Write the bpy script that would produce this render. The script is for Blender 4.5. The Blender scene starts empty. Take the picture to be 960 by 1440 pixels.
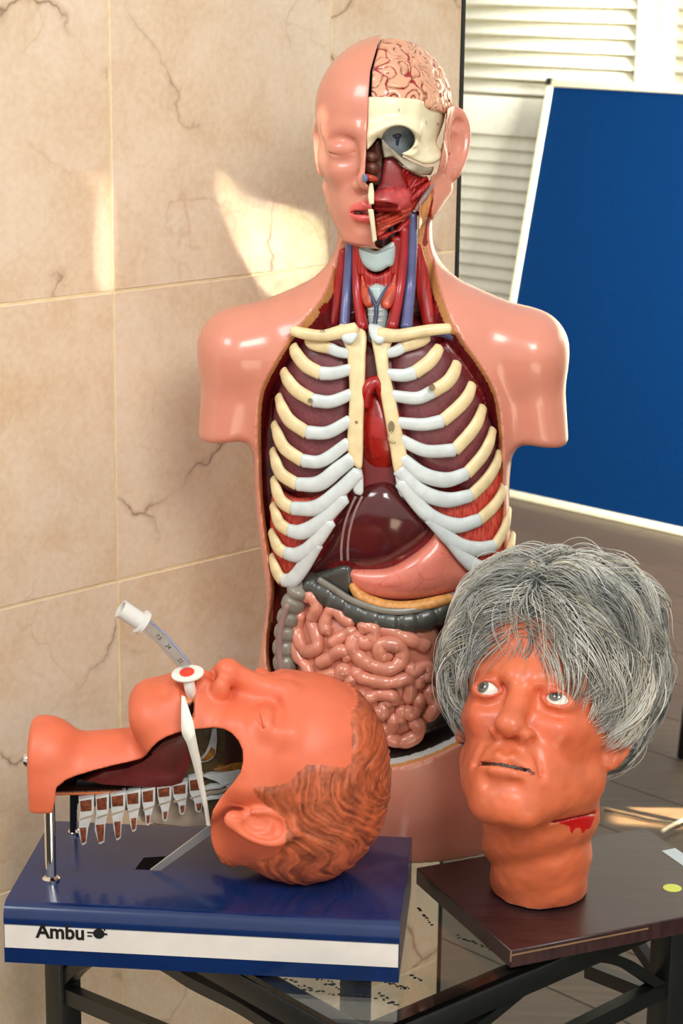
import bpy, bmesh, math, random, time
import numpy as np
from mathutils import Vector, Matrix
T0 = time.time()
random.seed(7); RNG = np.random.default_rng(7)
SC = bpy.context.scene
COL = SC.collection

# ------------------------------------------------------------------ camera
F_PX, PITCH, ROLL, CAM_Z = 2936.0, math.radians(14.43), math.radians(0.7), 1.78
CAM = np.array([0.0, 0.0, CAM_Z])
_fwd = np.array([0, math.cos(PITCH), -math.sin(PITCH)])
_up0 = np.array([0, math.sin(PITCH), math.cos(PITCH)])
_rt0 = np.array([1.0, 0, 0])
_rt = _rt0 * math.cos(ROLL) + _up0 * math.sin(ROLL)
_up = _up0 * math.cos(ROLL) - _rt0 * math.sin(ROLL)
cam_d = bpy.data.cameras.new('camera'); cam = bpy.data.objects.new('camera', cam_d); COL.objects.link(cam)
cam.matrix_world = Matrix(((_rt[0], _up[0], -_fwd[0], CAM[0]), (_rt[1], _up[1], -_fwd[1], CAM[1]),
                           (_rt[2], _up[2], -_fwd[2], CAM[2]), (0, 0, 0, 1)))
cam_d.sensor_fit = 'VERTICAL'; cam_d.sensor_height = 36.0; cam_d.sensor_width = 24.0
cam_d.lens = 36.0 * F_PX / 1440.0
cam_d.dof.use_dof = True; cam_d.dof.focus_distance = 2.36; cam_d.dof.aperture_fstop = 13
cam_d.clip_start = 0.05
SC.camera = cam

# ------------------------------------------------------------------ world, lights, exposure
SC.view_settings.view_transform = 'Standard'; SC.view_settings.look = 'None'
SC.view_settings.gamma = 1.0; SC.view_settings.use_curve_mapping = False
SC.view_settings.exposure = 0.10
wd = bpy.data.worlds.new('world'); SC.world = wd; wd.use_nodes = True
wd.node_tree.nodes['Background'].inputs[0].default_value = (1.0, 0.95, 0.89, 1)
wd.node_tree.nodes['Background'].inputs[1].default_value = 0.74

def look_at(o, p, tgt):
    o.location = p
    o.rotation_euler = (Vector(tgt) - Vector(p)).to_track_quat('-Z', 'Y').to_euler()

def area(name, p, tgt, sx, sy, power, col, spread=180):
    l = bpy.data.lights.new(name, 'AREA'); l.shape = 'RECTANGLE'; l.size = sx; l.size_y = sy
    l.energy = power; l.color = col; l.spread = math.radians(spread)
    o = bpy.data.objects.new(name, l); COL.objects.link(o); look_at(o, p, tgt); return o

area('window_light', (0.75, -0.35, 3.0), (0.0, 2.4, 1.15), 1.1, 0.9, 52, (1.0, 0.97, 0.93))
area('high_window_light', (-1.6, 0.6, 3.1), (-0.1, 2.7, 1.75), 1.0, 0.8, 30, (0.88, 0.96, 1.0))
area('sunlit_floor_bounce', (0.9, 0.5, 0.05), (-0.1, 2.5, 1.0), 1.2, 1.0, 17, (1.0, 0.80, 0.56))
area('back_fill_light', (3.6, 4.3, 3.1), (1.5, 6.9, 0.75), 1.6, 1.2, 150, (1.0, 0.99, 0.95), 95)  # added fill lamp brightening the far shutters and board, no window here
area('shutter_fill_light', (2.7, 3.4, 1.7), (1.25, 7.2, 1.25), 1.4, 1.4, 130, (1.0, 0.98, 0.90), 80)  # added frontal fill lamp to lift the shade between the slats

# ------------------------------------------------------------------ pixels of the 960x1440 frame -> points of the room
def ray(px, py):
    d = _fwd + _rt * ((px - 480) / F_PX) + _up * ((720 - py) / F_PX)
    return d
def at_y(px, py, Y):
    d = ray(px, py); return CAM + d * (Y / d[1])
def at_z(px, py, z):
    d = ray(px, py); return CAM + d * ((z - CAM_Z) / d[2])
def at_plane(px, py, p0, n):
    d = ray(px, py); n = np.asarray(n, float)
    return CAM + d * (np.dot(np.asarray(p0) - CAM, n) / np.dot(d, n))
def project(P):
    q = np.asarray(P) - CAM; dz = q @ _fwd
    return 480 + F_PX * (q @ _rt) / dz, 720 - F_PX * (q @ _up) / dz

# ------------------------------------------------------------------ objects, labels
def tag(o, label=None, cat=None, group=None, kind=None):
    if label: o['label'] = label
    if cat: o['category'] = cat
    if group: o['group'] = group
    if kind: o['kind'] = kind
    return o
def empty(name, loc, rz=0.0):
    o = bpy.data.objects.new(name, None); COL.objects.link(o)
    o.location = loc; o.rotation_euler = (0, 0, rz); o.empty_display_size = 0.05
    return o
def link(name, me, mats, parent=None, label=None):
    o = bpy.data.objects.new(name, me); COL.objects.link(o)
    for m in (mats if isinstance(mats, (list, tuple)) else [mats]):
        me.materials.append(m)
    if parent is not None:
        o.parent = parent
        M = Matrix.Translation(parent.location) @ parent.rotation_euler.to_matrix().to_4x4() if parent.parent is None else None
        if M is None:
            pp = parent.parent
            M = Matrix.Translation(pp.location) @ pp.rotation_euler.to_matrix().to_4x4() @ parent.matrix_parent_inverse @ Matrix.Translation(parent.location)
        o.matrix_parent_inverse = M.inverted()      # meshes are written in room coordinates
    if label: o['label'] = label
    return o
def mesh_np(name, V, Fc, smooth=True):
    """V (n,3), Fc list of equal-length face arrays"""
    me = bpy.data.meshes.new(name)
    V = np.asarray(V, np.float32); groups = Fc if isinstance(Fc, list) else [Fc]
    groups = [np.asarray(g, np.int32) for g in groups if len(g)]
    nl = sum(g.size for g in groups); nf = sum(len(g) for g in groups)
    me.vertices.add(len(V)); me.vertices.foreach_set('co', V.ravel())
    me.loops.add(nl); me.loops.foreach_set('vertex_index', np.concatenate([g.ravel() for g in groups]))
    me.polygons.add(nf)
    tot = np.concatenate([np.full(len(g), g.shape[1], np.int32) for g in groups])
    st = np.concatenate([[0], np.cumsum(tot)[:-1]]).astype(np.int32)
    me.polygons.foreach_set('loop_start', st)
    me.polygons.foreach_set('use_smooth', np.full(nf, smooth))
    me.update(calc_edges=True); me.validate()
    return me
def set_col(me, C, name='Col'):
    a = me.attributes.new(name, 'FLOAT_COLOR', 'POINT')
    C = np.asarray(C, np.float32)
    if C.shape[1] == 3: C = np.concatenate([C, np.ones((len(C), 1), np.float32)], 1)
    a.data.foreach_set('color', C.ravel())
def bm_mesh(name, bm, smooth=False, angle=None):
    bmesh.ops.recalc_face_normals(bm, faces=bm.faces[:])
    me = bpy.data.meshes.new(name); bm.to_mesh(me); bm.free()
    if smooth or angle is not None:
        me.polygons.foreach_set('use_smooth', np.ones(len(me.polygons), bool))
        if angle is not None: me.set_sharp_from_angle(angle=math.radians(angle))
    return me
def frame_box(bm, o, ax, ay, az, bevel=0.0, seg=2):
    """box from corner o spanned by three edge vectors"""
    o, ax, ay, az = [Vector(v) for v in (o, ax, ay, az)]
    vs = [bm.verts.new(o + ax * i + ay * j + az * k) for i in (0, 1) for j in (0, 1) for k in (0, 1)]
    fs = [(0, 1, 3, 2), (4, 6, 7, 5), (0, 4, 5, 1), (2, 3, 7, 6), (0, 2, 6, 4), (1, 5, 7, 3)]
    faces = [bm.faces.new([vs[i] for i in f]) for f in fs]
    if bevel > 0:
        es = list({e for f in faces for e in f.edges})
        bmesh.ops.bevel(bm, geom=es, offset=bevel, segments=seg, affect='EDGES', profile=0.5)
def box_obj(name, o, ax, ay, az, mat, parent=None, bevel=0.0, seg=2, label=None):
    bm = bmesh.new(); frame_box(bm, o, ax, ay, az, bevel, seg)
    return link(name, bm_mesh(name, bm, angle=40 if bevel else None), mat, parent, label)

def catmull(P, n=8, closed=False):
    P = np.asarray(P, float); m = len(P)
    if m < 3 and not closed:
        t = np.linspace(0, 1, n * (m - 1) + 1)[:, None]; return P[0] * (1 - t) + P[-1] * t
    out = []
    rng = range(m if closed else m - 1)
    for i in rng:
        if closed: p0, p1, p2, p3 = P[(i - 1) % m], P[i], P[(i + 1) % m], P[(i + 2) % m]
        else:
            p1, p2 = P[i], P[i + 1]
            p0 = P[i - 1] if i > 0 else 2 * p1 - p2
            p3 = P[i + 2] if i + 2 < m else 2 * p2 - p1
        for t in np.linspace(0, 1, n, endpoint=False):
            out.append(0.5 * ((2 * p1) + (-p0 + p2) * t + (2 * p0 - 5 * p1 + 4 * p2 - p3) * t * t + (-p0 + 3 * p1 - 3 * p2 + p3) * t ** 3))
    if not closed: out.append(P[-1])
    return np.array(out)
def sweep(path, r, ns=12, flat=None, closed=False, up=None, cap=True):
    """tube along path; r scalar or per-point; flat=(a,b): radii multipliers along (side, up)"""
    path = np.asarray(path, float); n = len(path)
    r = np.broadcast_to(np.asarray(r, float), (n,)).copy()
    t = np.gradient(path, axis=0)
    if closed: t = np.roll(path, -1, 0) - np.roll(path, 1, 0)
    t /= np.linalg.norm(t, axis=1)[:, None] + 1e-12
    a, b = flat if flat else (1, 1)
    V = []
    u = None
    for i in range(n):
        if up is not None:
            u0 = np.asarray(up[i] if np.ndim(up) == 2 else up, float)
        else:
            u0 = u if u is not None else (np.array([0, 0, 1.0]) if abs(t[i][2]) < 0.9 else np.array([1.0, 0, 0]))
        u = u0 - t[i] * np.dot(u0, t[i]); u /= np.linalg.norm(u) + 1e-12
        s = np.cross(t[i], u)
        th = np.linspace(0, 2 * math.pi, ns, endpoint=False)
        V.append(path[i] + r[i] * (np.cos(th)[:, None] * s * a + np.sin(th)[:, None] * u * b))
    V = np.concatenate(V)
    i0 = np.arange(n if closed else n - 1)[:, None] * ns; j = np.arange(ns)[None]
    i1 = (i0 + ns) % (n * ns)
    q = np.stack([i0 + j, i0 + (j + 1) % ns, i1 + (j + 1) % ns, i1 + j], -1).reshape(-1, 4)
    if closed or not cap: return V, [q]
    V = np.concatenate([V, path[:1] - t[:1] * r[0] * .55, path[-1:] + t[-1:] * r[-1] * .55])
    c0, c1 = n * ns, n * ns + 1; jj = np.arange(ns); L = (n - 1) * ns
    tri = np.concatenate([np.stack([np.full(ns, c0), (jj + 1) % ns, jj], -1), np.stack([np.full(ns, c1), L + jj, L + (jj + 1) % ns], -1)])
    return V, [q, tri]
def merge(*parts):
    """join (V, faces) pieces"""
    V, by, off = [], {}, 0
    for v, fs in parts:
        V.append(v)
        for f in (fs if isinstance(fs, list) else [fs]):
            f = np.asarray(f)
            if len(f): by.setdefault(f.shape[1], []).append(f + off)
        off += len(v)
    return np.concatenate(V), [np.concatenate(g) for g in by.values()]
def lathe(name, prof, mat, parent, origin, axis=(0, 0, 1), ns=24, label=None):
    """prof: (radius, height) along axis"""
    ax = Vector(axis).normalized(); q = ax.to_track_quat('Z', 'Y').to_matrix()
    th = np.linspace(0, 2 * math.pi, ns, endpoint=False); V = []
    for r, h in prof:
        V.append(np.stack([np.cos(th) * max(r, 1e-5), np.sin(th) * max(r, 1e-5), np.full(ns, h)], -1))
    V = np.concatenate(V) @ np.array(q).T + np.asarray(origin)
    n = len(prof); i0 = np.arange(n - 1)[:, None] * ns; j = np.arange(ns)[None]
    qd = np.stack([i0 + j, i0 + (j + 1) % ns, i0 + ns + (j + 1) % ns, i0 + ns + j], -1).reshape(-1, 4)
    me = mesh_np(name, V, [qd]); me.set_sharp_from_angle(angle=math.radians(40))
    return link(name, me, mat, parent, label)
def prism(name, poly, off, mat, parent, bevel=0.0, label=None, smooth=False):
    """poly: list of 3-D points of one face, off: extrusion vector"""
    bm = bmesh.new()
    a = [bm.verts.new(Vector(p)) for p in poly]; b = [bm.verts.new(Vector(p) + Vector(off)) for p in poly]
    n = len(a)
    fa = bm.faces.new(a); fb = bm.faces.new(b[::-1])
    for i in range(n): bm.faces.new((a[i], b[i], b[(i + 1) % n], a[(i + 1) % n]))
    if bevel:
        es = list(set(fa.edges) | set(fb.edges))
        bmesh.ops.bevel(bm, geom=es, offset=bevel, segments=2, affect='EDGES', profile=0.5)
    return link(name, bm_mesh(name, bm, angle=45), mat, parent, label)

# ------------------------------------------------------------------ materials
def srgb(r, g, b):
    f = lambda c: ((c / 255 + 0.055) / 1.055) ** 2.4 if c > 10 else c / 255 / 12.92
    return (f(r), f(g), f(b), 1)
class NT:
    def __init__(s, name):
        s.m = bpy.data.materials.new(name); s.m.use_nodes = True
        s.t = s.m.node_tree; s.b = s.t.nodes['Principled BSDF']
    def n(s, typ, ins=None, **kw):
        nd = s.t.nodes.new('ShaderNode' + typ)
        for k, v in kw.items(): setattr(nd, k, v)
        for k, v in (ins or {}).items():
            if isinstance(v, tuple) and len(v) == 2 and hasattr(v[0], 'outputs'): s.t.links.new(v[0].outputs[v[1]], nd.inputs[k])
            elif hasattr(v, 'outputs'): s.t.links.new(v.outputs[0], nd.inputs[k])
            else: nd.inputs[k].default_value = v
        return nd
    def ramp(s, fac, stops):
        r = s.n('ValToRGB', {0: fac}); e = r.color_ramp.elements
        while len(e) < len(stops): e.new(0.5)
        for el, (p, c) in zip(e, stops): el.position = p; el.color = c if len(c) == 4 else (*c, 1)
        return r
    def mix(s, fac, a, b, mode='MIX'):
        m = s.n('Mix', data_type='RGBA', blend_type=mode)
        for k, v in ((0, fac), (6, a), (7, b)):
            if isinstance(v, tuple) and len(v) == 2 and hasattr(v[0], 'outputs'): s.t.links.new(v[0].outputs[v[1]], m.inputs[k])
            elif hasattr(v, 'outputs'): s.t.links.new(v.outputs[2 if v.bl_idname == 'ShaderNodeMix' else 0], m.inputs[k])
            else: m.inputs[k].default_value = v
        return m
    def set(s, **kw):
        for k, v in kw.items():
            k = k.replace('_', ' ')
            if hasattr(v, 'outputs'): s.t.links.new(v.outputs[2 if v.bl_idname == 'ShaderNodeMix' else 0], s.b.inputs[k])
            else: s.b.inputs[k].default_value = v
        return s
    def bump(s, h, strength=0.3, dist=0.001):
        b = s.n('Bump', {'Strength': strength, 'Distance': dist, 'Height': h}); s.t.links.new(b.outputs[0], s.b.inputs['Normal']); return s
def plain(name, c, rough=0.5, metal=0.0, var=0.06, scale=40, bump=0.0, coat=0.0, spec=0.5, sss=0.0):
    """one colour with a little procedural mottling"""
    t = NT(name); tc = t.n('TexCoord')
    nz = t.n('TexNoise', {'Vector': (tc, 3), 'Scale': scale, 'Detail': 3.0})
    d = tuple(max(0, x * (1 - var * 2.2)) for x in c[:3]) + (1,); l = tuple(min(1, x * (1 + var * 2.2)) for x in c[:3]) + (1,)
    t.set(Base_Color=t.ramp(nz, [(0.3, d), (0.7, l)]), Roughness=rough, Metallic=metal)
    t.b.inputs['Specular IOR Level'].default_value = spec
    if coat: t.b.inputs['Coat Weight'].default_value = coat; t.b.inputs['Coat Roughness'].default_value = 0.12
    if sss: t.b.inputs['Subsurface Weight'].default_value = sss; t.b.inputs['Subsurface Radius'].default_value = (0.01, 0.004, 0.002); t.b.inputs['Subsurface Scale'].default_value = 0.3
    if bump: t.bump(nz, bump, 0.001)
    return t.m
def painted(name, rough=0.35, var=0.10, scale=60, bump=0.0, coat=0.0, bscale=300, spec=0.5):
    """colour read from the mesh's own paint (attribute Col), slightly mottled"""
    t = NT(name); tc = t.n('TexCoord'); at = t.n('Attribute', attribute_name='Col')
    nz = t.n('TexNoise', {'Vector': (tc, 3), 'Scale': scale, 'Detail': 4.0})
    k = t.ramp(nz, [(0.3, (1 - var,) * 3), (0.7, (1 + var * .6,) * 3)])
    t.set(Base_Color=t.mix(1.0, (at, 0), k, 'MULTIPLY'), Roughness=rough)
    t.b.inputs['Specular IOR Level'].default_value = spec
    if coat: t.b.inputs['Coat Weight'].default_value = coat; t.b.inputs['Coat Roughness'].default_value = 0.1
    if bump:
        n2 = t.n('TexNoise', {'Vector': (tc, 3), 'Scale': bscale, 'Detail': 2.0}); t.bump(n2, bump, 0.0006)
    return t.m
# ================================================================== SETTING
AW = math.radians(45.4)                                   # the tiled wall runs along this heading
WD = np.array([math.sin(AW), math.cos(AW), 0]); WN = np.array([math.cos(AW), -math.sin(AW), 0])   # along, and out of the wall
W0 = np.array([0, 2.80, 0])
ws = lambda px, py: float(np.dot(at_plane(px, py, W0, WN) - W0, WD))
wz = lambda px, py: float(at_plane(px, py, W0, WN)[2])
s1, s2, s_end = ws(152, 0), ws(465, 0), ws(650, 0)
z1, z2 = wz(160, 410), wz(160, 818)
TW, TH = s2 - s1, z1 - z2

# tile: cream limestone with ochre clouds and thin brown cracks
t = NT('cream_marble'); tc = t.n('TexCoord'); oi = t.n('ObjectInfo')
off = t.n('VectorMath', {0: (tc, 3), 1: t.n('CombineXYZ', {0: t.n('Math', {0: (oi, 5), 1: 37.0}, operation='MULTIPLY'), 1: t.n('Math', {0: (oi, 5), 1: 11.0}, operation='MULTIPLY'), 2: 0.0})}, operation='ADD')
wn_ = t.n('TexNoise', {'Vector': off, 'Scale': 7.0, 'Detail': 5.0})
dist = t.n('VectorMath', {0: off, 1: t.n('VectorMath', {0: (wn_, 1), 'Scale': 0.16}, operation='SCALE')}, operation='ADD')
vor = t.n('TexVoronoi', {'Vector': dist, 'Scale': 3.1}, feature='DISTANCE_TO_EDGE')
msk = t.n('TexNoise', {'Vector': off, 'Scale': 4.3, 'Detail': 2.0})
crack = t.n('Math', {0: t.ramp(vor, [(0.0, (1, 1, 1)), (0.006, (.35, .35, .35)), (0.022, (0, 0, 0))]), 1: t.ramp(msk, [(0.50, (0, 0, 0)), (0.60, (1, 1, 1))])}, operation='MULTIPLY')
vor2 = t.n('TexVoronoi', {'Vector': dist, 'Scale': 9.0}, feature='DISTANCE_TO_EDGE')
fine = t.n('Math', {0: t.ramp(vor2, [(0.0, (1, 1, 1)), (0.03, (0, 0, 0))]), 1: t.ramp(wn_, [(0.5, (0, 0, 0)), (0.68, (1, 1, 1))])}, operation='MULTIPLY')
cl = t.n('TexNoise', {'Vector': dist, 'Scale': 5.5, 'Detail': 7.0, 'Roughness': 0.62})
gr = t.n('TexNoise', {'Vector': off, 'Scale': 120.0, 'Detail': 3.0})
base = t.ramp(cl, [(0.32, srgb(214, 186, 154)), (0.5, srgb(225, 204, 178)), (0.68, srgb(232, 216, 195))])
c1 = t.mix(t.n('Math', {0: fine, 1: 0.35}, operation='MULTIPLY'), base, srgb(188, 140, 98))
c2 = t.mix(t.n('Math', {0: crack, 1: 0.85}, operation='MULTIPLY'), c1, srgb(128, 96, 72))
c3 = t.mix(0.12, c2, t.ramp(gr, [(0.35, (.45, .33, .24)), (0.65, (1, .95, .85))]), 'OVERLAY')
t.set(Base_Color=c3, Roughness=0.34); t.bump(cl, 0.06, 0.002)
M_TILE = t.m
M_GROUT = plain('cream_grout', srgb(232, 214, 170), 0.8, var=0.04)
M_DARK = plain('dark_edge_metal', srgb(30, 30, 30), 0.4)

wall = box_obj('wall_left', W0 + WD * (s1 - TW * 2.2) - WN * 0.10 + np.array([0, 0, -0.0]), WD * (s_end - 0.001 - (s1 - TW * 2.2)), WN * 0.0992, (0, 0, 2.7), M_GROUT)
tag(wall, 'wall clad in large cream marble tiles behind the anatomical torso', kind='structure')
g = 0.0016
tile_me = {}
for i in range(-2, 3):
    for j in range(-2, 5):
        a, b = s1 + i * TW + g, min(s1 + (i + 1) * TW - g, s_end - 0.002)
        lo, hi = z1 + (j - 3) * TH * 1.0 + g, z1 + (j - 2) * TH - g
        lo = max(lo, 0.004)
        if b - a < 0.02 or hi <= 0.02 or lo > 2.6: continue
        hi = min(hi, 2.69)
        key = (round(b - a, 4), round(hi - lo, 4))
        if key not in tile_me:
            bm = bmesh.new(); frame_box(bm, (0, 0, 0), WD * (b - a), -WN * 0.012, (0, 0, hi - lo), 0.0009, 1)
            tile_me[key] = bm_mesh('wall_tile', bm); tile_me[key].materials.append(M_TILE)
        o = bpy.data.objects.new('wall_tile', tile_me[key]); COL.objects.link(o)
        o.location = W0 + WD * a + np.array([0, 0, lo]) + WN * 0.0006 * ((i * 3 + j) % 2); o.parent = wall
trim = box_obj('trim_1', W0 + WD * (s_end - 0.001) - WN * 0.1, WD * 0.006, WN * 0.102, (0, 0, 2.7), M_DARK)
tag(trim, 'dark metal trim down the free end of the tiled wall', kind='structure')

# ---- floor: brown-grey wood-look tiles laid along the walls
t = NT('brown_floor'); tc = t.n('TexCoord'); oi = t.n('ObjectInfo')
mp = t.n('Mapping', {'Vector': (tc, 3), 'Rotation': (0, 0, AW), 'Scale': (3.0, 34.0, 1.0)})
wv = t.n('TexNoise', {'Vector': mp, 'Scale': 2.2, 'Detail': 6.0, 'Roughness': .6})
b_ = t.ramp(wv, [(0.3, srgb(60, 48, 37)), (0.55, srgb(76, 61, 48)), (0.75, srgb(94, 77, 60))])
t.set(Base_Color=t.mix(t.n('Math', {0: (oi, 5), 1: 0.22}, operation='MULTIPLY'), b_, srgb(56, 46, 38)), Roughness=0.42); t.bump(wv, 0.08, 0.002)
M_FLOOR = t.m
M_JOINT = plain('floor_joint', srgb(40, 34, 28), 0.8)
floor = box_obj('floor', (-6, -2.5, -0.06), (18, 0, 0), (0, 14.5, 0), (0, 0, 0.05), M_JOINT)
tag(floor, 'brown grey floor of long wood-look tiles', kind='structure')
PLW, PLL = 0.22, 1.2
BN = np.array([-math.cos(AW), math.sin(AW), 0])            # along the back wall, away from us
me_pl = None
for i in range(-6, 40):
    for j in range(-10, 8):
        a = i * PLW; b = j * PLL + (i % 3) * 0.4
        c = np.array([0.4, 2.2, 0]) + WD * a + BN * b
        m = c + WD * PLW / 2 + BN * PLL / 2
        if m[1] < 2.4 or m[1] > 9.6: continue
        q = project(m); 
        if not (280 < q[0] < 1200 and 520 < q[1] < 1750): continue
        if np.dot(m - W0, WN) < 0.0 and np.dot(m - W0, WD) < s_end: continue
        if me_pl is None:
            bm = bmesh.new(); frame_box(bm, (0, 0, -0.012), WD * (PLW - .003), BN * (PLL - .003), (0, 0, 0.012), 0.001, 1)
            me_pl = bm_mesh('floor_plank', bm); me_pl.materials.append(M_FLOOR)
        o = bpy.data.objects.new('floor_plank', me_pl); COL.objects.link(o); o.location = c; o.parent = floor

# ---- pin board leaning at the far side; its foot stands on the floor
bl, br_ = at_z(720, 700, 0.0), at_z(945, 750, 0.0)
bdir = (br_ - bl); bdir[2] = 0; bdir /= np.linalg.norm(bdir)       # towards us, right
bnrm = np.array([bdir[1], -bdir[0], 0])                            # faces the camera
if bnrm[1] > 0: bnrm = -bnrm
foot_l = bl - bdir * (np.dot(bl - at_z(672, 689, 0.0), bdir))
# upper left corner: find the lean that puts it on pixel (770,112)
best = None
for ln in np.linspace(0.02, 0.35, 67):
    upv = np.array([0, 0, math.cos(ln)]) - bnrm * math.sin(ln)
    for h in np.linspace(1.0, 1.8, 81):
        q = project(foot_l + upv * h); e = (q[0] - 770) ** 2 + (q[1] - 112) ** 2
        if best is None or e < best[0]: best = (e, ln, h, upv)
BL_LEAN, BH, bup = best[1], best[2], best[3]
bfn = np.cross(bdir, bup); bfn = bfn if bfn[1] < 0 else -bfn       # board's front normal
BWID = 1.25
M_BLUE = NT('blue_felt'); tc = M_BLUE.n('TexCoord'); nz = M_BLUE.n('TexNoise', {'Vector': (tc, 3), 'Scale': 260.0, 'Detail': 3.0})
M_BLUE.set(Base_Color=M_BLUE.ramp(nz, [(0.3, srgb(0, 32, 70)), (0.7, srgb(0, 46, 92))]), Roughness=1.0); M_BLUE.b.inputs['Specular IOR Level'].default_value = 0.08; M_BLUE.bump(nz, 0.3, 0.002); M_BLUE = M_BLUE.m
M_CREAM = plain('cream_lacquer', srgb(236, 230, 192), 0.4, var=0.03)
M_BLACKP = plain('black_plastic', srgb(14, 14, 16), 0.35)
pb = empty('pin_board', foot_l + bdir * BWID / 2)
tag(pb, 'large blue felt pin board in a cream frame leaning against the white shutters', 'board')
th = 0.022
box_obj('felt_panel', foot_l + bdir * .01 + bup * .01, bdir * (BWID - .02), bup * (BH - .02), -bfn * th, M_BLUE, pb)
fr = 0.026
box_obj('frame_rail', foot_l - bfn * th, bdir * BWID, bup * fr, bfn * (th + .008), M_CREAM, pb, 0.003)
box_obj('frame_rail', foot_l - bfn * th + bup * (BH - fr), bdir * BWID, bup * fr, bfn * (th + .008), M_CREAM, pb, 0.003)
box_obj('frame_stile', foot_l - bfn * th + bup * fr, bdir * fr, bup * (BH - 2 * fr), bfn * (th + .008), M_CREAM, pb, 0.003)
box_obj('frame_stile', foot_l - bfn * th + bup * fr + bdir * (BWID - fr), bdir * fr, bup * (BH - 2 * fr), bfn * (th + .008), M_CREAM, pb, 0.003)
for c_ in (foot_l + bup * (BH - .022) - bdir * .004, foot_l + bup * (BH - .022) + bdir * (BWID - .022)):
    box_obj('corner_cap', c_ - bfn * (th + .003), bdir * .026, bup * .026, bfn * (th + .014), M_BLACKP, pb, 0.004, label='black plastic corner cap')

# ---- back wall with white louvred shutters
top_c = foot_l + bup * BH
bw0 = top_c - bnrm * 0.06; bw0[2] = 0
# back wall plane through bw0, direction bdir
M_WALL = plain('cream_wall_paint', srgb(236, 230, 205), 0.7, var=0.03)
wb = box_obj('wall_back', bw0 - bdir * 3.0 - bnrm * 0.22, bdir * 10.0, bnrm * 0.13, (0, 0, 2.9), M_WALL)
tag(wb, 'pale wall behind the shutters and the pin board', kind='structure')
bs = lambda px, py: float(np.dot(at_plane(px, py, bw0, bnrm) - bw0, bdir))
bz = lambda px, py: float(at_plane(px, py, bw0, bnrm)[2])
M_SHUT = plain('white_shutter_paint', srgb(246, 243, 222), 0.45, var=0.02)
win = empty('window_1', bw0); tag(win, 'white louvred shutters covering the windows at the far side of the room', kind='structure')
zr0, zr1 = bz(700, 190), bz(700, 136)
sA0, sA1 = bs(893, 60), bs(919, 60); sB0, sB1 = bs(921, 60), bs(940, 60)
pan = sA1 - (sA1 - sA0) - 0.62
def stile(a, b, z0=0.02, z1_=2.5):
    box_obj('shutter_stile', bw0 + bdir * a - bnrm * 0.045 + np.array([0, 0, z0]), bdir * (b - a), bnrm * 0.045, (0, 0, z1_ - z0), M_SHUT, win, 0.004)
def rail(a, b, z0, z1_):
    box_obj('shutter_rail', bw0 + bdir * a - bnrm * 0.04 + np.array([0, 0, z0]), bdir * (b - a), bnrm * 0.038, (0, 0, z1_ - z0), M_SHUT, win, 0.003)
slat_cache = {}
def slats(a, b, z0, z1_, pitch, tilt):
    n = int((z1_ - z0) / pitch); pt = (z1_ - z0) / n
    L = b - a
    key = (round(L, 3), tilt)
    if key not in slat_cache:
        bm = bmesh.new()
        wv_, ht = bnrm * math.cos(tilt), math.sin(tilt)
        frame_box(bm, -np.array(wv_) * .026 + np.array([0, 0, ht * .026]), bdir * L, np.array([*(wv_[:2] * .052), -ht * .052]), np.array([*(wv_[:2] * ht * .008), math.cos(tilt) * .008]), 0.0025, 1)
        slat_cache[key] = bm_mesh('shutter_slat', bm, angle=50); slat_cache[key].materials.append(M_SHUT)
    for k in range(n):
        o = bpy.data.objects.new('shutter_slat', slat_cache[key]); COL.objects.link(o)
        o.parent = win; o.location = Vector(bdir * a - bnrm * 0.024) + Vector((0, 0, z0 + pt * (k + .5)))
lo_l = bs(610, 60)
for (a, b) in ((lo_l, sA0), (sB1, sB1 + (sA0 - lo_l))):
    rail(a, b, zr0, zr1); rail(a, b, 0.05, 0.16); rail(a, b, 2.35, 2.48)
    slats(a, b, zr1 + .004, 2.35, 0.0495, 0.86)
    slats(a, b, 0.16, zr0 - .004, 0.0465, 1.22)
stile(sA0, sA1); stile(sB0, sB1); stile(lo_l - 0.06, lo_l); stile(sB1 + (sA0 - lo_l), sB1 + (sA0 - lo_l) + .06)

# ---- black chair whose back just enters the frame on the right
cb = at_y(1007, 735, 4.6)
ch = empty('chair', (cb[0] + .1, 4.6, 0)); tag(ch, 'black plastic chair with a rounded back at the right edge by the blue board', 'chair')
zc = cb[2]
R = 0.145
bm = bmesh.new()
pts = []
for k in range(28):
    th_ = 2 * math.pi * k / 28; sx = math.copysign(abs(math.cos(th_)) ** .8, math.cos(th_)); sz = math.copysign(abs(math.sin(th_)) ** .8, math.sin(th_))
    pts.append(np.array([cb[0] + .152 + .21 * sx, 4.6 + .03 * sx * sx, zc + .13 * sz]))
prism('backrest', pts, (0, .03, 0), M_BLACKP, ch, 0.008)
px0 = cb[0] + .152
box_obj('seat', (px0 - .21, 4.2, .43), (.42, 0, 0), (0, .42, 0), (0, 0, .035), M_BLACKP, ch, 0.012)
M_CHROME = plain('chrome', srgb(215, 212, 205), 0.12, 1.0, var=0.02)
for sx in (-.18, .18):
    for yy in (4.24, 4.59):
        V, Fc = sweep([(px0 + sx, yy, .435), (px0 + sx * 1.1, yy + (.03 if yy > 4.4 else -.03), 0.0055)], .011, 10); link('leg', mesh_np('leg', V, Fc), M_BLACKP, ch)
    V, Fc = sweep(catmull([(px0 + sx * .8, 4.58, .445), (px0 + sx * .8, 4.66, .6), (px0 + sx * .8, 4.645, zc)], 6), .01, 10); link('back_post', mesh_np('back_post', V, Fc), M_BLACKP, ch)

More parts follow.
